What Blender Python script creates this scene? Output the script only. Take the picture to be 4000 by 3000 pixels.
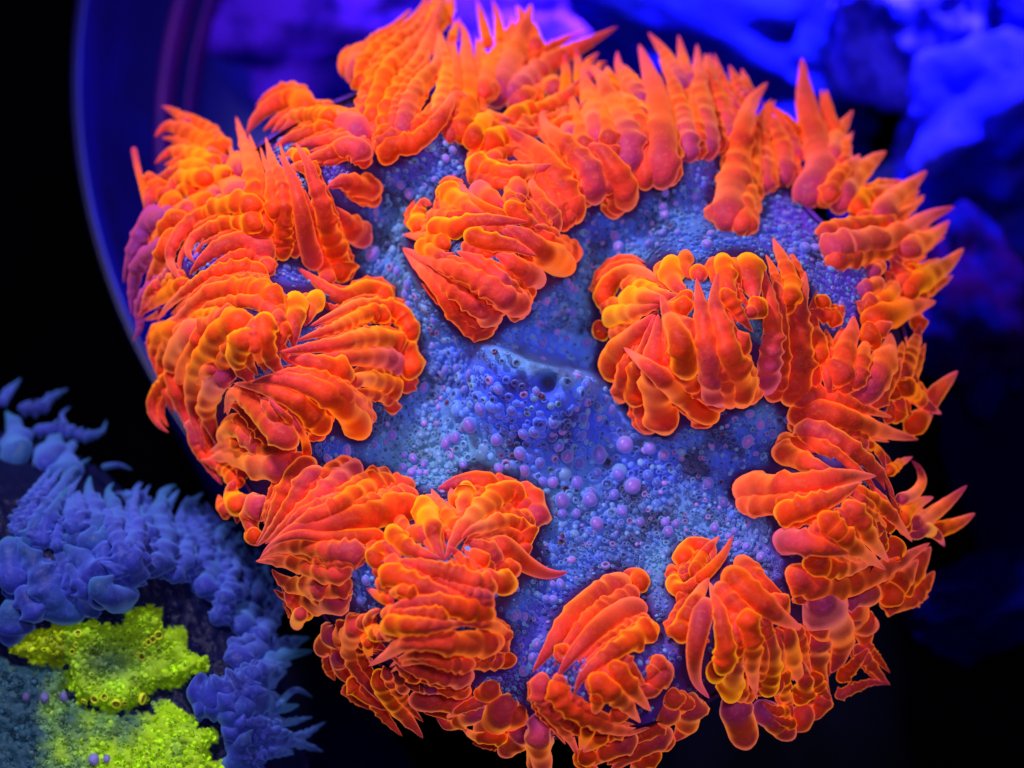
import bpy, math, random
import numpy as np
from mathutils import Vector, Matrix, noise

for o in list(bpy.data.objects): bpy.data.objects.remove(o)
rng = random.Random(7)
nrg = np.random.default_rng(7)
scene = bpy.context.scene
C = scene.collection

# ------------------------------------------------------------------ camera
TILT = math.radians(20)
DIST, FPX = 8.0, 8000.0
cam_d = bpy.data.cameras.new('camera'); cam = bpy.data.objects.new('camera', cam_d); C.objects.link(cam)
cam.location = (0, -DIST*math.sin(TILT), DIST*math.cos(TILT))
cam.rotation_euler = (TILT, 0, 0)
cam_d.sensor_width = 36; cam_d.lens = 36*FPX/4000
cam_d.clip_start = 0.1; cam_d.clip_end = 200
cam_d.dof.use_dof = True; cam_d.dof.focus_distance = 7.58
cam_d.dof.aperture_fstop = 0.5
scene.camera = cam

# ------------------------------------------------------------------ world, lamps, exposure
w = bpy.data.worlds.new('World'); scene.world = w; w.use_nodes = True
w.node_tree.nodes['Background'].inputs[0].default_value = (0.03, 0.02, 0.35, 1)
w.node_tree.nodes['Background'].inputs[1].default_value = 0.25

def area(name, loc, target, size, power, col, spread=0):
    d = bpy.data.lights.new(name, 'AREA'); d.shape = 'DISK'; d.size = size; d.energy = power; d.color = col
    o = bpy.data.objects.new(name, d); C.objects.link(o); o.location = loc
    if spread: d.spread = math.radians(spread)
    o.rotation_euler = (Vector(target)-Vector(loc)).to_track_quat('-Z', 'Y').to_euler()
    return o
area('aquarium_lamp', (-2.2, 2.6, 5.4), (0, 0, 0), 0.8, 385, (1.0, 0.92, 1.0))
area('front_fill_light', (1.0, -1.6, 6.6), (0.2, 0, 0), 0.8, 110, (0.95, 0.85, 1.0))  # fill light added near the camera to light the faces from the front
area('rock_fill_light', (2.2, 6.2, 0.6), (1.2, 2.2, -3), 1.6, 640, (0.62, 0.58, 1.0), 46)  # unseen narrow light, added to brighten the rocks

scene.view_settings.view_transform = 'Standard'
scene.view_settings.look = 'None'
scene.view_settings.exposure = 0
scene.render.engine = 'CYCLES'
scene.render.resolution_x = 1024; scene.render.resolution_y = 768

# ------------------------------------------------------------------ pixel of the photograph + height -> point in the place
CT, ST = math.cos(TILT), math.sin(TILT)
CAMY, CAMZ = -DIST*ST, DIST*CT
def P(px, py, z):
    dx, dy, dz = (px-2000)/FPX, -(py-1500)/FPX, -1.0
    wy = dy*CT - dz*ST; wz = dy*ST + dz*CT
    k = (z-CAMZ)/wz
    return (dx*k, CAMY+wy*k, z)
def Pn(px, py, z):                     # numpy version
    dx = (px-2000)/FPX; dy = -(py-1500)/FPX
    wy = dy*CT+ST; wz = dy*ST-CT
    k = (z-CAMZ)/wz
    return np.stack([dx*k, CAMY+wy*k, z+0*px], -1)
def depth(px, py, z):
    dy = -(py-1500)/FPX
    return (z-CAMZ)/(dy*ST-CT)

# ------------------------------------------------------------------ linking helpers
def link(name, me, mat, parent=None):
    o = bpy.data.objects.new(name, me); C.objects.link(o)
    if mat and not me.materials: me.materials.append(mat)
    if parent: o.parent = parent
    return o
def empty(name, loc, label, cat, group=None):
    o = bpy.data.objects.new(name, None); C.objects.link(o); o.location = loc
    o['label'] = label; o['category'] = cat
    if group: o['group'] = group
    return o
def tag(o, label, cat, group=None):
    o['label'] = label; o['category'] = cat
    if group: o['group'] = group
    return o
def build_mesh(name, v, f, attrs=None, smooth=True):
    me = bpy.data.meshes.new(name)
    v = np.asarray(v, dtype=np.float32); f = np.asarray(f, dtype=np.int32)
    me.vertices.add(len(v)); me.vertices.foreach_set('co', v.ravel())
    k = f.shape[1]
    me.loops.add(f.size); me.loops.foreach_set('vertex_index', f.ravel())
    me.polygons.add(len(f)); me.polygons.foreach_set('loop_start', np.arange(0, f.size, k, dtype=np.int32))
    me.polygons.foreach_set('use_smooth', np.full(len(f), smooth))
    if attrs:
        for an, av in attrs.items():
            a = me.attributes.new(an, 'FLOAT_COLOR', 'POINT')
            a.data.foreach_set('color', np.asarray(av, dtype=np.float32).ravel())
    me.update(calc_edges=True); me.validate()
    return me
def local(v, origin): return np.asarray(v)-np.asarray(origin)

# ------------------------------------------------------------------ materials
class NT:
    def __init__(s, name):
        s.m = bpy.data.materials.new(name); s.m.use_nodes = True; s.t = s.m.node_tree
        s.b = s.t.nodes['Principled BSDF']
    def n(s, typ, **kw):
        x = s.t.nodes.new(typ)
        for k, v in kw.items(): setattr(x, k, v)
        return x
    def l(s, a, b): s.t.links.new(a, b)
    def mix(s, a, b, f, mode='MIX'):
        x = s.n('ShaderNodeMix', data_type='RGBA', blend_type=mode)
        for sock, val in ((x.inputs[0], f), (x.inputs[6], a), (x.inputs[7], b)):
            if hasattr(val, 'is_linked'): s.l(val, sock)
            elif isinstance(val, tuple): sock.default_value = (*val, 1)[:4]
            else: sock.default_value = val
        return x.outputs[2]
    def math(s, op, a, b=0.0, clamp=False):
        x = s.n('ShaderNodeMath', operation=op, use_clamp=clamp)
        for i, val in enumerate((a, b)):
            if hasattr(val, 'is_linked'): s.l(val, x.inputs[i])
            else: x.inputs[i].default_value = val
        return x.outputs[0]
    def ramp(s, fac, pts):
        x = s.n('ShaderNodeMapRange', interpolation_type='SMOOTHSTEP')
        s.l(fac, x.inputs[0])
        for i, v in enumerate(pts): x.inputs[i+1].default_value = v
        return x.outputs[0]
    def noise(s, scale, detail=3):
        tc = s.n('ShaderNodeNewGeometry')
        x = s.n('ShaderNodeTexNoise'); s.l(tc.outputs['Position'], x.inputs['Vector'])
        x.inputs['Scale'].default_value = scale; x.inputs['Detail'].default_value = detail
        return x.outputs['Fac']
    def bump(s, h, dist, strength=1):
        x = s.n('ShaderNodeBump'); s.l(h, x.inputs['Height']); x.inputs['Distance'].default_value = dist
        x.inputs['Strength'].default_value = strength; s.l(x.outputs[0], s.b.inputs['Normal'])

# fluorescent tentacle flesh: pigment in the skin, seen through more of it at grazing angles; it glows under the lamp
def tentacle_material(name, core, tipc, basec, rim, rimy, rimtip, rimbase, glow, rimglow, blot=(0.25, 0.012, 0.008)):
    k = NT(name)
    at = k.n('ShaderNodeAttribute', attribute_name='tint')
    sp = k.n('ShaderNodeSeparateColor'); k.l(at.outputs['Color'], sp.inputs[0])
    R, G, B = sp.outputs
    nz = k.noise(7.0, 2); A = at.outputs['Alpha']
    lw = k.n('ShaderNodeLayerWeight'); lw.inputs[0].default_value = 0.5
    a = k.mix(tuple(c*0.60 for c in core), tuple(min(1, c*1.10) for c in core), k.ramp(nz, (0.36, 0.62, 0, 1)))
    a = k.mix(a, tipc, B)
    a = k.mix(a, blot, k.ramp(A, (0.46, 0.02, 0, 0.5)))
    a = k.mix(a, basec, R)
    sp2 = k.ramp(k.noise(55, 2), (0.52, 0.66, 0, 0.22)); a = k.mix(a, rim, sp2)
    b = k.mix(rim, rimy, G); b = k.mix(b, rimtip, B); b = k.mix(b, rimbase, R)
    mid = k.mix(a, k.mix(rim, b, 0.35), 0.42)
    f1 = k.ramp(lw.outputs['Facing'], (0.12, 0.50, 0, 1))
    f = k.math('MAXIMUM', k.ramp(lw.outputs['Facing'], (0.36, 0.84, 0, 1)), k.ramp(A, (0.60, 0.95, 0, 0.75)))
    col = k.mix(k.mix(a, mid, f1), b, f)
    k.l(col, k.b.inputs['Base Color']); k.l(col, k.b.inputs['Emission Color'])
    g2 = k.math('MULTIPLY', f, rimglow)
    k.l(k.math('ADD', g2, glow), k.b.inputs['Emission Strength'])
    k.b.inputs['Roughness'].default_value = 0.5
    k.b.inputs['Specular IOR Level'].default_value = 0.12
    fine = k.noise(60, 3)
    k.bump(fine, 0.004, 0.6)
    return k.m
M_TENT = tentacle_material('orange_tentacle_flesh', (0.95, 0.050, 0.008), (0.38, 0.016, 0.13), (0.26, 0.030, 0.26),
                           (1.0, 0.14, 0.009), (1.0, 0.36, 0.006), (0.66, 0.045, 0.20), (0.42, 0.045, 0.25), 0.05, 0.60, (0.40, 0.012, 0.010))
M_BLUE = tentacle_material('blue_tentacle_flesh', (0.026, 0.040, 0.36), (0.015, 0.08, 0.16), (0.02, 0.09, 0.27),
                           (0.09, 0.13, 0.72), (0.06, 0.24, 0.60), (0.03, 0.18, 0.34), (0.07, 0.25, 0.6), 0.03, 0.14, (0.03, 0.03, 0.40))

def disc_material(name, glow):
    k = NT(name)
    at = k.n('ShaderNodeAttribute', attribute_name='tint')
    nz = k.noise(45, 3)
    col = k.mix(at.outputs['Color'], (0.006, 0.006, 0.03), k.ramp(nz, (0.58, 0.72, 0, 0.5)))
    k.l(col, k.b.inputs['Base Color']); k.l(col, k.b.inputs['Emission Color'])
    k.b.inputs['Emission Strength'].default_value = glow
    k.b.inputs['Roughness'].default_value = 0.55; k.b.inputs['Specular IOR Level'].default_value = 0.2
    k.bump(nz, 0.012, 0.7)
    return k.m
M_DISC = disc_material('oral_disc_skin', 0.18)

def vesicle_material(name, rimgain, glow):
    k = NT(name)
    at = k.n('ShaderNodeAttribute', attribute_name='tint')
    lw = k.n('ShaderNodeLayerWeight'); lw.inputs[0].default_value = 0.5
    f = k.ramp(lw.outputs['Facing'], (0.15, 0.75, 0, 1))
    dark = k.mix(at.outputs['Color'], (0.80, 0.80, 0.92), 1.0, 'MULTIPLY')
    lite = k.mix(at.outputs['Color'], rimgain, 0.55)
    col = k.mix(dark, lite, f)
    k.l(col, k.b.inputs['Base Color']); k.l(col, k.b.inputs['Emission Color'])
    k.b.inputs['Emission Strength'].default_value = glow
    k.b.inputs['Roughness'].default_value = 0.35; k.b.inputs['Specular IOR Level'].default_value = 0.3
    return k.m
M_VES = vesicle_material('vesicle_skin', (0.20, 0.42, 1.0), 0.16)

def plain(name, c1, c2, scale, rough=0.7, bump=0.02, glow=0.0, spec=0.2):
    k = NT(name)
    nz = k.noise(scale, 5)
    col = k.mix(c1, c2, k.ramp(nz, (0.35, 0.65, 0, 1)))
    k.l(col, k.b.inputs['Base Color'])
    if glow:
        k.l(col, k.b.inputs['Emission Color']); k.b.inputs['Emission Strength'].default_value = glow
    k.b.inputs['Roughness'].default_value = rough; k.b.inputs['Specular IOR Level'].default_value = spec
    if bump: k.bump(nz, bump)
    return k.m

# ------------------------------------------------------------------ height of the folded disc, as a grid over the photograph's field
GS = 10                                   # grid step
gx = np.arange(-600, 4600+GS, GS, dtype=float); gy = np.arange(-600, 3800+GS, GS, dtype=float)
GX, GY = np.meshgrid(gx, gy)
OUT = [(640,980),(720,800),(900,640),(1150,470),(1500,330),(1850,420),(2200,430),(2600,470),(2950,600),(3200,850),(3420,1030),
       (3560,1400),(3420,1700),(3500,2000),(3400,2260),(3150,2500),(2850,2700),(2500,2860),(2100,2880),(1700,2720),(1340,2500),
       (1130,2200),(960,1900),(800,1650),(690,1300)]
OUT = np.array(OUT, float)
def smooth_closed(pts, n):
    m = len(pts); out = []
    for i in range(n):
        u = i/n*m; k = int(u); t = u-k
        p0, p1, p2, p3 = (pts[(k+j-1) % m] for j in range(4))
        out.append(0.5*((2*p1)+(-p0+p2)*t+(2*p0-5*p1+4*p2-p3)*t*t+(-p0+3*p1-3*p2+p3)*t**3))
    return np.array(out)
OUTS = smooth_closed(OUT, 240)
def sdf(X, Y, poly):
    d = np.full(X.shape, 1e9); inside = np.zeros(X.shape, bool); n = len(poly)
    for i in range(n):
        a, b = poly[i], poly[(i+1) % n]; ab = b-a
        t = np.clip(((X-a[0])*ab[0]+(Y-a[1])*ab[1])/(ab@ab+1e-9), 0, 1)
        d = np.minimum(d, np.hypot(X-a[0]-t*ab[0], Y-a[1]-t*ab[1]))
        c = ((a[1] > Y) != (b[1] > Y)) & (X < (b[0]-a[0])*(Y-a[1])/(b[1]-a[1]+1e-12)+a[0]); inside ^= c
    return np.where(inside, d, -d)
SD = sdf(GX, GY, OUTS[::3])
LOBES = [(700,900,230,.10),(880,1150,230,.20),(1160,700,240,.28),(1650,430,260,.25),(1900,1000,260,.38),(2150,650,230,.15),
         (2550,520,260,.18),(3300,1000,240,.15),(2780,1250,300,.42),(3250,2020,260,.30),(2860,2450,230,.26),(2330,2650,260,.28),
         (1720,2300,300,.36),(1200,2080,250,.25),(1150,1430,290,.36),(3350,1500,200,.15),(1600,2560,160,.1)]
def hfield(X, Y, sd):
    h = np.zeros(X.shape)
    for cx, cy, s, a in LOBES: h = h+a*1.55*np.exp(-(((X-cx)**2+(Y-cy)**2)/(2*(s*0.80)**2))**1.5)
    # the mouth cone: a low ridge in the centre
    u = (X-2090)*0.95+(Y-1425)*0.31; v = -(X-2090)*0.31+(Y-1425)*0.95
    h = h+0.42*np.exp(-(u/260)**4-(np.where(v > 0, v/300, v/48))**2)
    h = h-0.10*np.exp(-((X-2140)**2+(Y-1495)**2)/(2*26**2))*1.6
    h = h-0.08*np.exp(-((X-2250)**2+(Y-1330)**2)/(2*130**2))
    e = np.clip(sd, -900, 260)
    h = h+np.where(e < 0, e/1000*0.55-0.18, -0.18*(1-e/260)**2)
    return h
HG = hfield(GX, GY, SD)
def bil(A, px, py):
    fx = np.clip((np.asarray(px, float)-gx[0])/GS, 0, len(gx)-1.001); fy = np.clip((np.asarray(py, float)-gy[0])/GS, 0, len(gy)-1.001)
    ix = fx.astype(int); iy = fy.astype(int); tx = fx-ix; ty = fy-iy
    return (A[iy, ix]*(1-tx)+A[iy, ix+1]*tx)*(1-ty)+(A[iy+1, ix]*(1-tx)+A[iy+1, ix+1]*tx)*ty
BUF = HG.copy()                           # top of whatever lies there already, so that tentacles lie over one another

# ------------------------------------------------------------------ one tentacle
def spline(pts, n):
    pts = [np.array(p, float) for p in pts]
    if len(pts) == 2: pts = [pts[0], (pts[0]+pts[1])/2, pts[1]]
    p = [2*pts[0]-pts[1]]+pts+[2*pts[-1]-pts[-2]]
    out = []
    m = len(pts)-1
    for i in range(n*8+1):
        u = i/(n*8)*m; k = min(int(u), m-1); t = u-k
        p0, p1, p2, p3 = p[k], p[k+1], p[k+2], p[k+3]
        out.append(0.5*((2*p1)+(-p0+p2)*t+(2*p0-5*p1+4*p2-p3)*t*t+(-p0+3*p1-3*p2+p3)*t**3))
    out = np.array(out)
    L = np.concatenate([[0], np.cumsum(np.hypot(*(out[1:]-out[:-1]).T))])
    s = np.linspace(0, L[-1], n)
    return np.stack([np.interp(s, L, out[:, 0]), np.interp(s, L, out[:, 1])], 1), L[-1]

def smooth1(a, k):
    k = max(1, int(k)); ker = np.exp(-np.linspace(-2, 2, 2*k+1)**2); ker /= ker.sum()
    return np.convolve(np.pad(a, k, mode='edge'), ker, 'valid')

RS = 1.05; TOPS = -1.0
def tentacle(pts, r, fade=0.0, yel=0.2, pink=0.5, knob=1.0, blunt=False, dz=0.0, zmax=1.25, field=None, buf=None,
             mat=None, parent=None, M=16, lat=1.0, tipup=0.0):
    H = HG if field is None else field; B = BUF if buf is None else buf
    n0 = 12; r = r*RS
    if fade >= 0.75:                       # the base is rooted in the skin, out of sight
        a_, b_ = np.array(pts[0], float), np.array(pts[1], float); d_ = (a_-b_)/(np.linalg.norm(a_-b_)+1e-6)
        pts = [tuple(a_+d_*r*0.9)]+list(pts)
    _, L = spline(pts, n0)
    # let the rounded base end at the first point
    n = int(np.clip(L/(r*(0.17 if lat < 2 else 0.10)), 22, 110))
    c, L = spline(pts, n)
    s = np.linspace(0, 1, n); sl = s*L
    dome = np.sqrt(np.clip(1-(1-np.clip(sl/(0.85*r), 0, 1))**2, 0, 1))
    if blunt:
        env = (1-0.12*s)*np.sqrt(np.clip(1-np.clip((sl-(L-0.8*r))/(0.8*r), 0, 1)**2, 0, 1))
    else:
        env = 0.05+0.95*(1-np.clip(s, 0, 1)**1.9)**0.85
        env = env*np.sqrt(np.clip((1-s)/0.03, 0, 1))
    rad = r*dome*env
    rad[0] = r*0.02; rad[-1] = max(rad[-1], r*0.01)
    # height: rests on the disc and on the tentacles already there
    top = np.zeros(n)
    for i in range(n):
        rr = max(rad[i]*0.55, 6)
        a = np.array([0, 1, -1, 0, 0])*rr; b = np.array([0, 0, 0, 1, -1])*rr
        top[i] = max(float(np.mean(bil(B, c[i, 0]+a, c[i, 1]+b))), float(bil(H, c[i, 0], c[i, 1])))
    hb = bil(H, c[:, 0], c[:, 1])
    w_ = max(2, int(n*0.10))
    env_top = np.array([top[max(0, i-w_):i+w_+1].max() for i in range(n)])
    z = smooth1(np.maximum(top*0.5+env_top*0.5, hb), w_)+rad/1000*0.62+dz
    z = np.minimum(z, hb+zmax)
    z = z-min(fade, 1)*(r/1000*1.5)*np.clip(1-sl/(1.6*r), 0, 1)**1.5
    z = z+tipup*s**2
    # update the pile
    for i in range(0, n):
        R = rad[i]
        if R < 4: continue
        i0 = int((c[i, 0]-R-gx[0])/GS); i1 = int((c[i, 0]+R-gx[0])/GS)+2
        j0 = int((c[i, 1]-R-gy[0])/GS); j1 = int((c[i, 1]+R-gy[0])/GS)+2
        i0 = max(i0, 0); j0 = max(j0, 0); i1 = min(i1, len(gx)); j1 = min(j1, len(gy))
        if i1 <= i0 or j1 <= j0: continue
        D = np.hypot(gx[i0:i1][None, :]-c[i, 0], gy[j0:j1][:, None]-c[i, 1])
        t = np.where(D < R, z[i]+np.sqrt(np.clip(R*R-D*D, 0, None))/1000*0.9, -99)
        B[j0:j1, i0:i1] = np.maximum(B[j0:j1, i0:i1], t)
    # mesh
    P3 = Pn(c[:, 0], c[:, 1], z)
    dep = depth(c[:, 0], c[:, 1], z)
    wr = rad*dep/FPX
    T = np.gradient(P3, axis=0); T /= np.linalg.norm(T, axis=1)[:, None]+1e-9
    up = np.array([0, -ST, CT])
    N = np.cross(T, up); N /= np.linalg.norm(N, axis=1)[:, None]+1e-9
    Bn = np.cross(N, T)
    th = np.linspace(0, 2*math.pi, M, endpoint=False)
    disp = np.ones((n, M)); shade = np.full((n, M), 0.5)
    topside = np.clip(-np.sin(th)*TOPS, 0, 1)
    ring = r*rng.uniform(0.9, 1.5)*(1 if lat < 2 else 0.95)
    x = r*rng.uniform(0.7, 1.2)
    while x < L*0.88 and knob > 0:
        s0 = x/L
        amp = knob*(1-s0)**0.55
        g = np.exp(-((sl-x)/(0.30*r))**2)
        disp += 0.06*amp*g[:, None]
        for side in (0, math.pi):
            if rng.random() < (0.85 if lat < 2 else 0.97):
                a0 = side+rng.uniform(-0.5, 0.5); xo = rng.uniform(-.38, .38)
                da = np.angle(np.exp(1j*(th-a0)))
                gx_ = np.exp(-((sl-x-xo*r)/((0.215 if lat < 2 else 0.34)*r))**2)
                disp += (amp*rng.uniform(0.15, 0.58) if lat < 2 else lat*(1-s0)**0.2*rng.uniform(0.26, 0.5))*gx_[:, None]*np.exp(-(da/(0.62 if lat < 2 else 0.6))**2)[None, :]
        if rng.random() < 0.6:
            a0 = math.pi/2+rng.uniform(-0.8, 0.8); da = np.angle(np.exp(1j*(th-a0)))
            disp += amp*rng.uniform(0.10, 0.34)*g[:, None]*np.exp(-(da/0.55)**2)[None, :]
        # narrow crease between swellings
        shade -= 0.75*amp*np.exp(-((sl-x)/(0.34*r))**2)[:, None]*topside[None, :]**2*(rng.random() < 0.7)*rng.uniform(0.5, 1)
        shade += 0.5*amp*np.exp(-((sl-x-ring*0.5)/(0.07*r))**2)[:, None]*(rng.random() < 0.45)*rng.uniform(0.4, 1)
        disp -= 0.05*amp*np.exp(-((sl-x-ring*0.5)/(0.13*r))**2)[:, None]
        x += ring*rng.uniform(0.65, 1.35)
    V = P3[:, None, :]+(N[:, None, :]*np.cos(th)[None, :, None]+Bn[:, None, :]*np.sin(th)[None, :, None])*(wr[:, None]*disp)[:, :, None]
    V = V.reshape(-1, 3)
    V = np.vstack([V, P3[0], P3[-1]])
    idx = np.arange(n*M).reshape(n, M)
    a = idx[:-1, :].ravel(); b = np.roll(idx, -1, 1)[:-1, :].ravel(); c2 = np.roll(idx, -1, 1)[1:, :].ravel(); d = idx[1:, :].ravel()
    F = np.stack([a, b, c2, d], 1)
    e0 = np.stack([idx[0], np.full(M, n*M), np.full(M, n*M), np.roll(idx[0], -1)], 1)
    # end caps as degenerate-free triangles need a mesh of their own face size: use quads over two steps
    capa = []; h = M//2
    for q in range(0, M, 2): capa.append((n*M, idx[0][(q+2) % M], idx[0][(q+1) % M], idx[0][q]))
    for q in range(0, M, 2): capa.append((n*M+1, idx[-1][q], idx[-1][(q+1) % M], idx[-1][(q+2) % M]))
    F = np.vstack([F, np.array(capa)])
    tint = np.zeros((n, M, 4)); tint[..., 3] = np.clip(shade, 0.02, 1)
    fr = fade*np.clip(1-s/0.5, 0, 1)**0.9*0.9 if fade < 2 else np.ones(n)
    tint[..., 0] = fr[:, None]
    tint[..., 1] = (yel*np.clip(1.25-s*0.8, 0, 1))[:, None]
    tint[..., 2] = (pink*np.clip((s-0.35)/0.65, 0, 1)**1.2)[:, None]
    tint = np.vstack([tint.reshape(-1, 4), [tint[0, 0], tint[-1, 0]]])
    o3 = P3[0]
    base = np.array(parent.location) if parent else np.zeros(3)
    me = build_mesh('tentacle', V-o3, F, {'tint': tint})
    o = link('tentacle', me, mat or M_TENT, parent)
    o.location = Vector(o3-base)
    return o

TILES = dict(a=(450,400,2.212), b=(550,1100,2.011), c=(1800,100,2.212), d=(2500,100,2.212), e=(2300,900,2.212), f=(3000,550,2.212),
             g=(2900,1300,2.212), h=(2750,1800,2.212), i=(800,1700,2.212), j=(1300,1800,2.212), k=(1150,2250,2.212), l=(2000,2100,2.212),
             m=(2500,2200,2.212), n=(1200,0,2.765), o=(1500,700,2.765), p=(2000,2550,3.687), q=(400,900,2.765), r=(900,900,2.765),
             v=(900,400,2.765), s=(0,1400,1.7015), u=(0,2025,1.7015))
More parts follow.
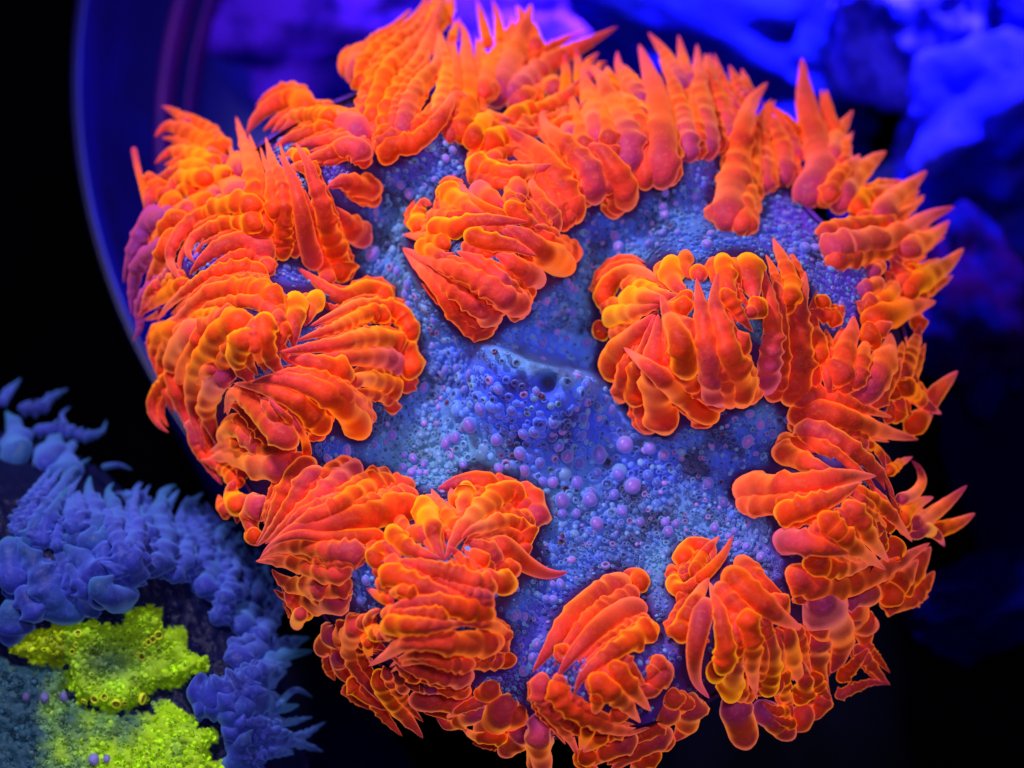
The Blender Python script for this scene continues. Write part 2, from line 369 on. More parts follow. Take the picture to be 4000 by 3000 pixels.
# each line: tile, radius, options (f base fade, y yellowness, p pink tip, k knobs, b blunt): points from base to tip
ORANGE = """
# top lobe
n 150 f.6 y.1: 620 880, 560 720, 600 560, 800 470
c 75 f.2: 640 250, 620 80, 540 -60, 480 -180
n 60 p1 k.3: 1960 520, 1900 250, 1830 -10
n 60 p1 k.3: 2090 520, 2060 200, 2000 -10
n 45 p.9: 1560 450, 1600 300, 1650 190
n 60 p1: 1500 260, 1540 100, 1580 -80
n 70 p1: 1420 330, 1470 50, 1480 -120
n 95: 1350 380, 1380 200, 1420 20, 1440 -160
n 95 y.5: 1940 1020, 1930 780, 1890 600, 1850 420
n 95 y.2: 620 980, 610 740, 800 480, 1010 340, 1200 150, 1330 -90
n 100 y.3: 690 1060, 780 750, 950 480, 1150 330, 1280 150, 1420 -120
n 105 y.3: 700 1350, 780 1000, 900 700, 1100 520, 1300 300, 1470 -40
n 100 y.3: 850 1560, 870 1200, 1000 950, 1180 700, 1300 450, 1400 200, 1450 -60
n 110 f.4 y.4: 1020 1500, 1080 1150, 1230 880, 1400 700, 1420 480, 1400 300
n 95 y.7 f.2: 1400 1350, 1450 1100, 1500 850, 1490 650, 1440 420, 1380 240
n 125 y.2: 1660 1530, 1700 1250, 1730 950, 1720 650, 1710 400, 1650 230
c 125 f.7 y.2: 290 680, 350 470, 430 300, 520 130, 570 -30, 610 -190
n 115 y.3 k.7: 830 1740, 930 1580, 1150 1540, 1350 1380, 1500 1180, 1600 1030, 1700 1050, 1800 1130
# top-left lobe
v 120 y.1: 880 120, 720 -30, 500 0, 300 150, 170 340
v 150 f.7: 1480 430, 1300 280, 1050 200, 750 200, 520 320
v 90 y.4: 1150 170, 860 140, 620 180, 440 330
v 100 y.3: 1100 260, 850 340, 620 400, 470 500
v 110 f.5 y.2: 1500 560, 1250 440, 1050 420, 850 440, 700 500
v 90 y.8: 850 640, 700 560, 560 600
v 90 y.6: 950 760, 800 700, 650 680
v 115 f.5 y.3: 1490 560, 1270 470, 1080 560, 900 600, 760 700
v 125 f.2 y.1: 1600 930, 1420 920, 1220 860, 1040 920
v 130 f.9: 1380 1420, 1230 1270, 1120 1120
v 60 y.4: 130 850, 160 1000, 220 700
v 110 y.3 k1.2: 400 1450, 300 1100, 240 800, 180 550, 120 350, 60 150
v 100 y.5 k1.3: 570 1680, 560 1400, 580 1150, 550 850, 460 650, 400 450, 380 370
v 100 y.3: 480 1250, 470 1050, 440 800, 400 600
v 110 f.3 y0 k.2: 920 1780, 830 1500, 770 1200, 710 950, 640 750, 520 560
v 125 y.4 k1.3: 1210 1920, 1160 1680, 1060 1400, 990 1100, 900 850, 830 650, 700 430
# far left lobe
a 45 p1 f.5: 660 220, 560 120, 470 60, 400 30
a 60 y.1: 980 420, 920 340, 850 220
a 90 y.1: 900 520, 790 370, 690 300, 560 230, 440 210, 340 300
a 90 f.5: 960 600, 870 480, 800 380
a 28 k0 b p1: 290 960, 240 750, 190 550, 160 395
a 100 f.5: 1100 640, 1050 520, 1060 420
a 120 f.8: 1080 800, 960 690, 840 640
a 75 y.6: 900 580, 800 510, 640 440, 480 430, 340 530
a 80 y.5: 1000 640, 900 600, 830 540
a 90 y.6: 850 650, 700 560, 560 600, 430 640, 310 690
a 70 f.6: 900 860, 820 740, 700 720
a 80 y.6: 850 660, 700 650, 560 660, 480 760, 470 880
a 80 p.9: 440 720, 360 740, 300 820, 270 940
a 70 y.6: 740 780, 640 740, 560 790, 500 900
a 90 y.3: 840 920, 740 860, 640 890, 560 960
a 90 f.3 y.3: 690 980, 620 930, 540 990, 470 1100
a 80 y.3: 560 880, 450 870, 410 960, 390 1040
a 100 f2 p1: 460 1010, 320 1020, 210 1180, 130 1380, 70 1560
a 90 y.2: 640 1030, 500 1030, 420 1150, 380 1300, 380 1440
a 80 f2 p1: 470 1230, 330 1290, 220 1380, 160 1560, 140 1840
a 80 p.9: 560 1130, 460 1200, 400 1350, 330 1480, 250 1640
q 75 f2 p1: 620 560, 480 680, 400 850, 400 1050, 330 1200
q 70 f.8 p1: 760 430, 640 560, 530 640, 450 800, 400 950
q 40 f1 p1: 640 880, 560 930, 440 970
q 40 f1 p1: 640 1080, 560 1180, 450 1220
q 95 p.7: 940 560, 800 640, 640 720, 500 820, 380 930
# c-shaped arms of the left side
a 90 y.4: 1260 900, 1060 870, 900 930, 720 1000, 570 1120, 480 1280, 490 1420, 590 1570
a 85 y.7: 1260 1090, 1150 1030, 1010 1040, 840 1100, 690 1170, 630 1290, 690 1390
a 105 y.3 f.25: 1330 1360, 1250 1250, 1110 1200, 900 1260, 760 1360, 640 1490
q 90 y.5: 1760 480, 1620 420, 1450 410, 1200 470, 1000 580, 820 720, 700 830, 590 980
q 60 y.5: 1300 900, 1050 900, 800 950, 650 1020
q 125 y.3: 1920 850, 1800 720, 1620 640, 1420 640, 1180 670, 1000 790, 820 950, 600 1060
q 80 p.3: 1230 1060, 1050 1010, 880 1090, 720 1180
# left centre lobe
b 75 y.2: 330 380, 190 390, 130 500, 130 650, 170 790
b 58 y.6 k.6: 330 840, 240 760, 170 820, 100 910, 90 1020, 140 1120, 220 1190
b 105 f.3 y.3: 520 400, 380 440, 290 570, 270 720, 300 900, 350 1050, 390 1220
b 70 f.5: 430 1080, 440 1250, 520 1400, 640 1600
b 110 y.4: 870 320, 760 330, 620 420, 540 560, 450 700, 420 850, 430 1050, 500 1330
b 95 f.7 y.4: 740 710, 640 730, 560 850, 520 980, 560 1150, 620 1300
b 100 y.8: 900 400, 800 500, 770 620, 840 740, 900 840
b 85 y1 k1.1: 980 270, 970 380, 980 490, 1020 600, 1100 720, 1160 780
b 60 y.3: 1140 330, 1100 450, 1080 560
b 80 y1: 1400 100, 1330 220, 1300 340
b 90 y1: 1210 110, 1210 230, 1200 350, 1200 530
b 90 f.9 y.2: 2010 640, 1850 590, 1600 600, 1350 590
r 115 y.8 k.4: 1720 780, 1600 670, 1430 650, 1250 720, 1100 680, 950 570, 720 400
r 100 y.9: 1970 1180, 1920 1020, 1820 880, 1620 830, 1400 810, 1150 900, 850 1040
r 85 y.6: 1700 960, 1550 880, 1350 950, 1150 1050, 900 1130, 700 1200
r 120 y.6: 1920 1580, 1950 1420, 1850 1280, 1700 1180, 1450 1170, 1150 1230, 850 1270, 480 1330
b 95 y.5: 1640 770, 1520 690, 1350 640, 1130 590
b 70 y.7: 1540 850, 1400 760, 1200 720, 1000 740
b 75 y.6 k.9: 1990 920, 1960 820, 1850 780, 1720 770, 1620 840, 1600 920, 1670 900
b 85 y.3: 1120 1010, 1080 950, 1000 900
b 90 f.2: 1170 1260, 1100 1100, 1020 1000, 930 880
b 100 y.7 f.2 k.8: 1200 1270, 1060 1160, 930 1020, 830 920, 730 880, 690 950, 680 1050
b 36 k0 p1: 1240 1200, 1180 1100, 1080 1000, 990 900
b 36 k0 p1: 1310 1380, 1290 1250, 1220 1120, 1150 980
b 90 y.5: 1450 1170, 1360 1060, 1230 950, 1050 860, 900 820, 730 800
b 110 y.5 k.8: 1740 1200, 1680 1080, 1560 950, 1380 840, 1180 780, 1000 770, 860 800
b 90 f.4 y.7: 980 1320, 870 1230, 760 1140, 660 1180, 640 1280, 540 1340
b 60: 800 1290, 720 1240, 660 1290
b 115 f.4 y.5 k1.2: 1190 1450, 1020 1450, 860 1410, 700 1360, 520 1400
b 70 y.4: 790 1600, 700 1500, 590 1430, 470 1400
# left lower fan
i 90 y.9 k.9: 340 640, 260 580, 230 480, 260 380
i 100 f.5 y.5: 520 560, 420 650, 400 780, 470 920
i 90 y.5: 420 820, 430 890, 470 950
i 95 f.1 y.4: 930 230, 800 330, 710 480, 630 650, 560 800, 440 960
i 85 f.3 y.3: 1000 310, 870 400, 790 540, 680 700, 560 850, 450 960
i 95 f.6 y.3: 1330 310, 1180 370, 1020 510, 850 650, 680 800, 520 940
i 90 f.4 y.2: 1180 600, 1050 620, 850 680, 700 780
i 95 y.4 k1.2: 1630 420, 1480 430, 1290 530, 1100 640, 900 720, 700 850, 560 950
i 130 y.4 k.7: 1840 600, 1680 640, 1450 690, 1200 740, 950 790, 750 830, 540 980
i 70 p.6 k.1: 1530 870, 1330 880, 1080 880, 800 860, 600 930, 490 1030
i 95 y.3 f.3: 1370 1010, 1180 1010, 950 970, 740 960, 580 1000, 470 1070
i 100 y.3 f.2: 1250 1170, 1080 1180, 880 1130, 700 1090, 560 1080, 440 1090
i 110 f.5 y.4: 1230 1380, 1060 1440, 860 1420, 730 1340, 640 1240
i 90 y.5 f.3: 1080 1300, 900 1310, 740 1290, 630 1220, 580 1160
i 85 y.6: 900 1560, 820 1480, 730 1400, 700 1330
i 65 y.9 b k.3 f.4: 850 1500, 800 1600, 800 1660
# bottom left lobe
j 100 f.9: 830 640, 720 620, 600 600
j 110 y.2 p.9 k.2: 1420 240, 1250 190, 1080 200, 900 250
j 60 p.9 k.2: 1100 400, 1040 320, 1020 230
j 85 y1: 1150 200, 1150 320, 1120 420, 1100 520
j 70 y.2: 1100 640, 1000 490, 920 370, 850 240
j 90 y1 k1.1: 770 330, 800 430, 850 550, 880 680, 930 800, 980 870
j 120 f.6 y.6: 1690 560, 1740 420, 1680 260, 1540 220
j 105 y.7 k.9: 1640 330, 1520 270, 1400 330, 1260 450, 1140 570, 1040 710, 970 860
j 95 f.5: 1430 880, 1330 780, 1220 720, 1130 700
j 80 y.5: 1320 900, 1250 820, 1180 760
j 85 y.7 k1.2: 1680 720, 1640 600, 1500 530, 1340 560, 1200 600, 1100 680
j 105 y.8: 1560 1070, 1420 1050, 1320 990, 1220 960
j 95 y.1 p1 k0 f.1: 1390 700, 1520 770, 1650 880, 1800 960, 1920 980, 2030 960
j 60 y.1: 1200 1030, 1140 900, 1060 790, 990 740
j 80 y.8: 500 580, 560 680, 680 770, 830 820, 940 850
j 75 y.9: 380 920, 370 820, 430 750, 540 800, 600 850
j 90 f.1 y.4: 1390 1110, 1200 1040, 970 960, 720 900, 400 870
j 60 f.5: 1370 1190, 1180 1130, 1000 1060, 900 1010
j 100 y.6: 430 950, 560 1010, 740 1080, 940 1140, 1120 1240
j 55 p1 k.2: 520 1200, 430 1180, 290 1100
j 60 y.5: 720 1160, 580 1120, 510 1180, 520 1240
j 100 y.4 k.9: 1370 1340, 1230 1300, 1050 1260, 860 1230, 650 1240, 420 1310
j 60 y.4 f.2: 1440 1640, 1480 1520, 1400 1430, 1200 1400, 1000 1400
j 70 y.5: 980 1360, 860 1330, 680 1310, 560 1300
j 85 y.5: 440 1440, 560 1420, 740 1430, 950 1420, 1180 1400
j 65 y.9: 420 1540, 330 1440, 330 1330, 420 1280
j 50 f1: 660 1560, 560 1520, 400 1500
k 95 f.2 k1 p.8: 590 360, 510 480, 500 620, 540 760, 640 920, 760 1060, 840 1150
k 60 y.1: 590 520, 660 560, 760 620, 800 640
k 45 p.9: 640 540, 640 640, 670 760
k 80 y.5 f.7: 390 640, 390 760, 440 860, 540 950
k 80 y.6: 480 900, 600 1010, 730 1100, 850 1160
k 110 y.2 f.1 k.8: 1780 560, 1600 580, 1350 580, 1100 560, 920 600, 800 680, 640 780
k 95 f.5 y.2: 1520 860, 1330 860, 1120 820, 950 760, 830 690
k 55: 1070 900, 960 830, 860 740
k 60 f.4 p.8: 960 1000, 900 880, 840 790
k 90 y.7: 720 830, 770 950, 840 1070, 940 1200, 1040 1310, 1110 1400
k 60 f1: 1200 960, 1050 960, 940 920
k 95 f.8 y.9 b: 330 520, 260 600, 260 680
k 70 p.9 k.2: 1900 720, 1700 740, 1550 760, 1350 750
k 110 f.8 y.5 b: 1500 1090, 1300 1070, 1120 1070, 1020 1080
k 60 f.7 y.4: 1720 1030, 1560 1100, 1420 1160, 1290 1240
k 80 f.9 y.7: 1640 1160, 1480 1230, 1330 1290, 1220 1210
k 140 f.4 y.6 b: 1880 1060, 1790 1180, 1690 1290, 1600 1360
k 60 y.8: 1830 1390, 1680 1400, 1550 1380, 1440 1300
k 95 f.9 y.7 b: 1960 1370, 1860 1470, 1790 1530
k 110 f1.3 y.8 b: 2130 1330, 2110 1480, 2120 1620, 2150 1720
# right rim row of spikes
c 70 f1 p1 k.5: 1900 520, 1830 350, 1740 210, 1620 60
c 60 f1 p1 k.5: 2000 500, 1930 330, 1880 80
c 75 f.8 p1 k.7: 1560 660, 1460 500, 1370 360, 1350 220
d 60 f.6 p1 k.5: 650 560, 610 400, 600 240
d 62 f.6 p1: 830 780, 760 600, 690 430, 640 240
d 55 f.6 p1: 920 660, 850 520, 770 340
d 52 f.6 p1: 980 640, 920 520, 880 370
d 45 y.2: 1430 1060, 1330 900, 1240 780, 1130 690
d 45 y.2: 1380 940, 1260 810, 1150 730, 1040 660
c 90 f.8 y.4: 1960 1080, 1940 850, 1890 650, 1810 450, 1710 280
c 105 f.7 y.4 p.8: 2130 1140, 2120 930, 2090 700, 2060 480, 2040 160
d 95 f.7 y.4: 780 1060, 750 850, 690 650, 600 440, 560 240
d 75 f.7: 930 1150, 880 950, 820 800, 760 620
d 85 f.5: 1060 1440, 1070 1150, 1020 900, 960 760, 900 650
d 100 f.6: 1230 1380, 1240 1130, 1180 900, 1080 720
d 60 f.6: 1370 1170, 1320 1000, 1240 850, 1160 760
c 80 y.8 f.3: 1600 850, 1540 740, 1440 640, 1350 560
c 85 y.3: 1290 640, 1280 480, 1260 350
c 50 f.8 p1: 1100 450, 1100 330, 1190 230
c 40 f.8 p1: 1150 420, 1200 340, 1260 310
c 125 f.8 y.4: 1460 1130, 1420 930, 1350 750, 1280 600, 1210 450, 1110 340
d 145 f.7 y0 p.9 k.5: 1390 1540, 1560 1260, 1540 1050, 1460 800, 1420 550, 1400 280
d 75 f.5 p.7: 1680 1180, 1680 1020, 1750 880, 1840 730
d 140 f.35 y.2: 735 1760, 780 1500, 830 1250, 870 950, 940 720, 1010 600, 1100 490
# centre-top fold
c 90 f.7 p.8: 400 650, 520 500, 720 350, 920 230, 1130 130, 1350 10
c 100 f.5: 440 700, 560 600, 700 580
c 85 y.5 f.4: 820 600, 790 500, 900 470
c 75 f1: 960 960, 900 820, 880 700
c 52 p1 k.2: 900 640, 910 420, 900 190
c 55 p1 k.2: 1040 620, 1020 380, 1000 170
c 110 f.6 y.3 k.9: 1240 1060, 1170 880, 1130 700, 1080 520, 1040 360
c 48 p1 k0: 690 690, 670 560, 650 430
c 100 y.6 k.7: 450 900, 500 780, 650 760, 800 690, 930 590, 1060 440
c 95 y.9: 120 1060, 110 940, 200 830, 320 800, 440 820
c 100 y.8: 200 1090, 260 990, 420 950, 600 930, 760 900
c 70 y.4: 980 1040, 880 970, 820 900
c 50 p.9 k0: 780 870, 880 830, 1000 760, 1100 630
c 125 f.2 y.2: 1430 1560, 1390 1380, 1300 1200, 1190 1080, 1010 1050
c 110 f.5 y.3 k.8: 1160 1510, 1130 1280, 1000 1120, 850 980, 730 860, 710 760, 790 770
o 110 f.3 y.2: 1480 230, 1440 100, 1400 0, 1300 -60
o 125 f.35 y.5: 1840 560, 1740 350, 1620 130, 1580 -40
c 120 f.1 y.4: 1000 1670, 900 1450, 800 1250, 650 1080, 450 930, 330 830
c 105 y1 k.7: 80 1180, 200 1240, 380 1290, 540 1270, 680 1240, 810 1200
c 140 f.4 y.1 k.8 p.8: 1735 1370, 1740 1180, 1730 950, 1710 720, 1640 450, 1540 160
# front fan of the centre-top fold
o 110 f.9: 1060 150, 1200 230, 1340 340
o 100 y.6: 1340 270, 1500 420, 1620 490, 1700 560
o 90 f.3 y.2: 1860 640, 1740 560, 1620 500
o 110 y.9: 620 230, 680 150, 820 260, 1000 360, 1200 420
o 72 p1 k.1: 1310 420, 1060 300, 900 170, 810 50, 740 -60
o 115 f.8: 1330 1190, 1180 1030, 1000 880, 780 780
o 130 f.7 y.4: 1690 1110, 1520 1000, 1360 890, 1180 780
o 125 f.3 y.2: 1720 840, 1560 730, 1400 600, 1250 550
o 140 y.3 f.1: 2010 960, 1850 870, 1700 760, 1500 600, 1300 500
o 125 y.1 f.3 k1.1: 1530 1410, 1320 1290, 1120 1150, 900 1030, 650 930, 400 830, 200 740
o 125 y.3 k1.1 f.3: 1220 1520, 1060 1390, 860 1250, 680 1130, 520 980, 400 850
o 120 y.3 f.1: 1150 1640, 960 1580, 760 1400, 620 1200, 480 1050, 330 900, 200 740
o 85 p.5: 700 740, 550 650, 400 620, 210 600
o 95 y.6: 370 720, 520 770, 640 840, 770 800
o 110 y.8 k.8: 900 590, 1050 660, 1220 690, 1420 730, 1650 830
o 95 y1: 380 570, 370 400, 430 250, 520 290
o 110 y1 k.8: 500 560, 620 520, 760 530, 950 470, 1200 450, 1560 460
# right lobe
f 60 p.8: 840 460, 950 400, 1060 370, 1180 350
f 90 y.5: 760 640, 800 530, 920 460, 1120 380
f 105 f.4 p.8: 940 700, 1020 570, 1150 450, 1250 370, 1370 260
f 120 f.6 y.4: 600 600, 670 420, 770 300, 880 190, 1020 90
f 70 f.5 p.8: 1040 1000, 1200 960, 1340 910, 1530 830
f 95 p1 f.3: 1130 970, 1300 890, 1450 800, 1570 690
f 130 f.5 y.2 p1: 480 960, 650 920, 850 880, 1050 850, 1250 750, 1400 650, 1610 570
f 70 f1.2 y.3 b: 900 1130, 960 1090, 990 1060
f 70 f1.2 y.3 b: 830 1290, 920 1250, 980 1210
f 90 y.7: 1230 1240, 1150 1150, 1090 1060, 1080 1020
f 45 p.8: 1210 1110, 1320 1100, 1480 1070
f 110 y.6 k.6: 1130 1380, 1240 1250, 1380 1170, 1530 1080, 1690 930
f 95 y.3: 900 1460, 1010 1370, 1080 1260, 1070 1130
f 70: 920 1440, 830 1420, 760 1390
f 75 p.7: 1310 1640, 1300 1560, 1310 1480
f 130 y.2 k.5: 830 1560, 1020 1510, 1220 1440, 1450 1390
# right side below it
g 100 y.1: 1050 80, 1150 0, 1300 -90
g 80 f.1: 1360 420, 1440 220, 1500 60, 1540 -80
g 150 f.6 y.3: 1010 580, 1090 440, 1190 310, 1260 160, 1280 0
g 120 y0 f.1: 820 440, 870 280, 900 120, 950 -40, 960 -150
g 80 p.9 f.2 k.2: 1590 640, 1660 540, 1750 440, 1860 330
g 80 y.7: 1310 760, 1350 660, 1340 570, 1280 560
g 75 y.3: 1280 560, 1350 470, 1420 380
g 110 p1 k.2: 1440 860, 1500 780, 1590 700, 1650 640
g 75 p.8: 1360 440, 1480 520, 1600 630, 1720 700
g 60 p.8 k.2: 660 20, 700 180, 730 350, 750 520, 710 650
# fan right of the mouth
e 110 f.2: 1330 1060, 1290 940, 1250 850
e 110 f.4: 870 1000, 840 850, 780 720
e 90 y.6: 1500 620, 1420 700, 1320 730
e 80 y.3: 1750 700, 1660 560, 1600 420
e 100 y1: 720 250, 710 380, 760 480, 860 540
e 100 y.4: 930 330, 960 400, 980 440
e 90 y.8: 1150 230, 1170 360, 1210 520, 1280 680
e 145 y.8 k.6: 1370 250, 1380 400, 1420 520, 1440 600
e 88 y.9 k.3: 120 660, 150 510, 260 390, 400 350, 530 390, 640 460
e 80 y.9: 400 480, 520 530, 660 570, 800 560
e 95 y1: 290 600, 420 590, 560 590, 700 620
e 60 y.5: 880 540, 800 600, 660 640
e 80 y.4: 880 640, 780 660, 640 690
e 85 y.8: 130 930, 110 860, 200 820
e 90 y1: 160 800, 230 740, 380 700, 500 670, 620 640
e 130 y.4 k.7: 190 1270, 230 1110, 350 960, 480 830, 600 700
e 105 y.3 k1.1: 400 1500, 420 1320, 460 1150, 520 950, 570 730
e 95: 600 1210, 590 1080, 610 900
e 135 y.4 f.1: 670 1720, 600 1480, 580 1280, 560 1100, 590 900, 600 720
e 120 y.6 k.6: 850 1250, 820 1060, 760 880, 690 730, 620 560
e 75 y.7: 1980 580, 2030 640, 1960 680
e 70 y.3: 2170 790, 2080 740, 1990 720, 1880 690
e 85 y.3: 1990 1150, 1990 1000, 1960 860, 1950 760
e 100 f.9: 1540 1290, 1570 1060, 1590 850, 1560 600, 1520 420, 1470 260
e 115 f.6 y.3: 1150 1480, 1070 1270, 1030 1050, 990 800, 960 600, 930 410
e 65: 1160 520, 1260 660, 1350 790, 1420 880
e 120 y.4 f.1: 1330 1490, 1280 1250, 1200 1020, 1130 790, 1090 600, 1120 350
e 80: 1740 640, 1750 470, 1700 300, 1640 180, 1590 60
e 140 y.4 f.1: 1730 1470, 1790 1280, 1810 980, 1810 700, 1850 500, 1870 350
e 115 y.4 k.8: 1080 1620, 930 1500, 780 1390, 620 1260, 450 1130, 300 1010
# lower right lobe
g 45 p1: 1250 1220, 1340 1140, 1470 1070
g 55 p1 f.5 k.2: 1330 1450, 1470 1400, 1550 1290, 1530 1180, 1460 1100
g 80 p.8 k.3: 1340 1680, 1420 1540, 1520 1470, 1650 1420
g 75 f.4 p1 k.2: 1440 1680, 1620 1580, 1780 1460, 1940 1320
g 70 p.7 k.2: 1640 1720, 1850 1650, 2010 1560
h 70 f.6 p1 y.9 k.2: 1790 640, 1900 590, 2010 640, 2080 740
h 90 f.2: 1540 1230, 1720 1220, 1940 1170
h 110: 1640 1120, 1780 1000, 1880 860, 1960 740
h 110 f.9 y.3: 1280 1160, 1430 1150, 1580 1080, 1700 960
h 100 y.2: 1560 1220, 1660 1110, 1760 980, 1850 850
g 115 y.2 f.1 k.8: 430 740, 620 680, 820 720, 1050 800, 1280 870, 1520 920
g 60 f.6 y.2: 1060 1000, 960 900, 880 860
g 40 p1 k.1: 1080 950, 1190 1040, 1240 1200
g 100 f.3 y.5: 480 840, 650 860, 850 950, 1000 1060, 1150 1190, 1250 1330, 1330 1500
g 95 f.2 y.3: 290 1020, 430 1070, 600 1140, 820 1210
h 80: 1600 600, 1560 420, 1500 300, 1430 200
h 100 y.3: 1700 790, 1640 760, 1570 850
h 50 p.7: 1550 780, 1540 640, 1530 520
h 95 y.4 f.1: 1230 370, 1350 520, 1450 690, 1600 880
h 110 f.9 y.2 p.4: 740 690, 900 720, 1080 760, 1320 800
h 100 y.5 k1.1: 880 880, 1050 910, 1250 920, 1450 880
h 125 y.1 f.1: 750 950, 890 1040, 1080 1090, 1300 1050, 1500 960, 1700 860, 1950 710
h 95 y.3 k1.1: 1020 470, 1150 600, 1280 730, 1430 840, 1570 940
h 75 y.2: 1270 250, 1420 330, 1580 430, 1690 560, 1800 700
h 105 y.7 k1: 640 450, 800 430, 980 370, 1150 300, 1370 180
h 140 y.2 f.2 k.8: 300 240, 500 260, 720 240, 950 200, 1200 140, 1490 130
# lower right-centre lobe
m 110 f1 b: 1790 430, 1900 510, 2030 540
m 60 f.3: 1870 720, 1980 860, 2100 1000, 2160 1050
m 45 p1 f.3: 1700 1150, 1850 1080, 2000 1030, 2160 1045
m 60: 1720 1010, 1830 900, 1990 720
m 90 f.3: 1560 1120, 1560 1230, 1490 1360
m 110 f.4: 1430 1240, 1380 1380, 1280 1440
m 110 f1.4 y.6 b: 1100 1300, 1230 1420, 1310 1490
m 140 f1 y.6 b k.4: 830 1280, 880 1420, 920 1570
m 50 y.7: 1300 1290, 1160 1270, 1050 1190
m 45 y.2: 1340 1400, 1240 1370, 1150 1330
m 160 f.8 y.3: 1590 380, 1680 520, 1730 680, 1710 830, 1650 950
m 110 f.4 y.4: 1460 540, 1510 700, 1530 860, 1560 1000, 1640 1160
m 95 f.1: 1150 290, 1220 380, 1260 500
m 100 y.4 f.1: 1220 560, 1280 700, 1320 850, 1380 1000, 1400 1100
m 65: 1490 950, 1560 1080, 1660 1200
m 65 y.4: 1210 920, 1240 1080, 1290 1240, 1330 1360
m 85 y.8: 1360 1200, 1420 1090, 1420 960, 1400 850
m 100 y.8: 780 1170, 790 1060, 820 920, 830 760
m 60 p.6: 850 800, 830 620, 820 450
m 95 y.3: 920 420, 950 580, 970 760, 970 950, 1010 1180
m 95 y.8 k.8: 1090 1120, 1120 960, 1140 780, 1110 600, 1080 470
m 100 y1: 640 1000, 680 900, 760 850
m 95 p.9 k.1 f.4: 570 330, 520 520, 480 720, 470 900, 500 1040, 600 1170
m 90 y1 k.8: 700 940, 740 790, 720 600, 690 430, 640 280, 600 160
m 60 p.4: 340 340, 370 290, 420 260
m 100 y.6 k1.2: 350 660, 390 520, 450 390, 520 250, 600 120
l 85 y.8 k.5: 1480 250, 1500 120, 1600 60, 1720 90, 1740 220
l 60 y.4 k.3: 1560 330, 1620 210, 1690 100, 1800 -20
l 70 y.8 k.5: 1400 340, 1410 430, 1500 450, 1610 360, 1710 270
l 55 y.1 k.1: 1600 380, 1720 270, 1830 140, 1910 -20
m 130 y.1 k.8: 770 80, 880 210, 1030 330, 1200 460, 1410 580
# bottom lobe
p 160 f1.3 y.6 b: 400 1050, 390 1250, 400 1450, 470 1680
p 180 f.4 y.3: 2250 1150, 1980 1280, 1720 1450, 1420 1700
p 170 f.3 y.4: 1750 1220, 1500 1350, 1280 1480, 1100 1650
p 140: 1200 1500, 1000 1500, 1100 1620, 1280 1750
p 150: 2100 1450, 1900 1550, 1700 1700
l 125 f.4 y.5: 1540 1370, 1530 1480, 1500 1620, 1400 1760
l 110 f.6: 1380 1420, 1340 1540, 1270 1660
l 115 f.5 y.2: 1340 1110, 1250 1220, 1190 1320, 1080 1290
l 70 k.3: 740 1320, 740 1420, 700 1540
l 80 f.1: 990 1480, 920 1530, 800 1600
p 110 k.2: 1120 1050, 1060 1200, 980 1400
p 120 k.2: 1350 1150, 1200 1280, 1020 1430
p 140 f.3 y.1 k1: 440 330, 420 560, 540 830, 720 1060, 860 1280, 950 1500
p 150 y.2 k.8: 600 430, 720 660, 920 840, 1180 970, 1450 1090, 1720 1130, 1980 1080
l 90 y.2: 860 1090, 970 1230, 1080 1360, 1200 1500
l 95 y.3: 690 1210, 830 1310, 970 1430, 1110 1600
l 60 y.6: 470 940, 400 1010, 440 1080
l 90 y.5: 1130 450, 1080 330, 960 300
l 120 f.2 y.4 k.7: 980 370, 830 470, 650 570, 490 720, 380 870, 280 1020, 180 1160
l 110 f.3 y.1 k.15: 1130 610, 980 640, 790 750, 640 890, 510 1030, 390 1210
l 90 y.5 k1.1: 1240 780, 1120 830, 970 930, 820 1020, 680 1130, 590 1230, 540 1350
"""
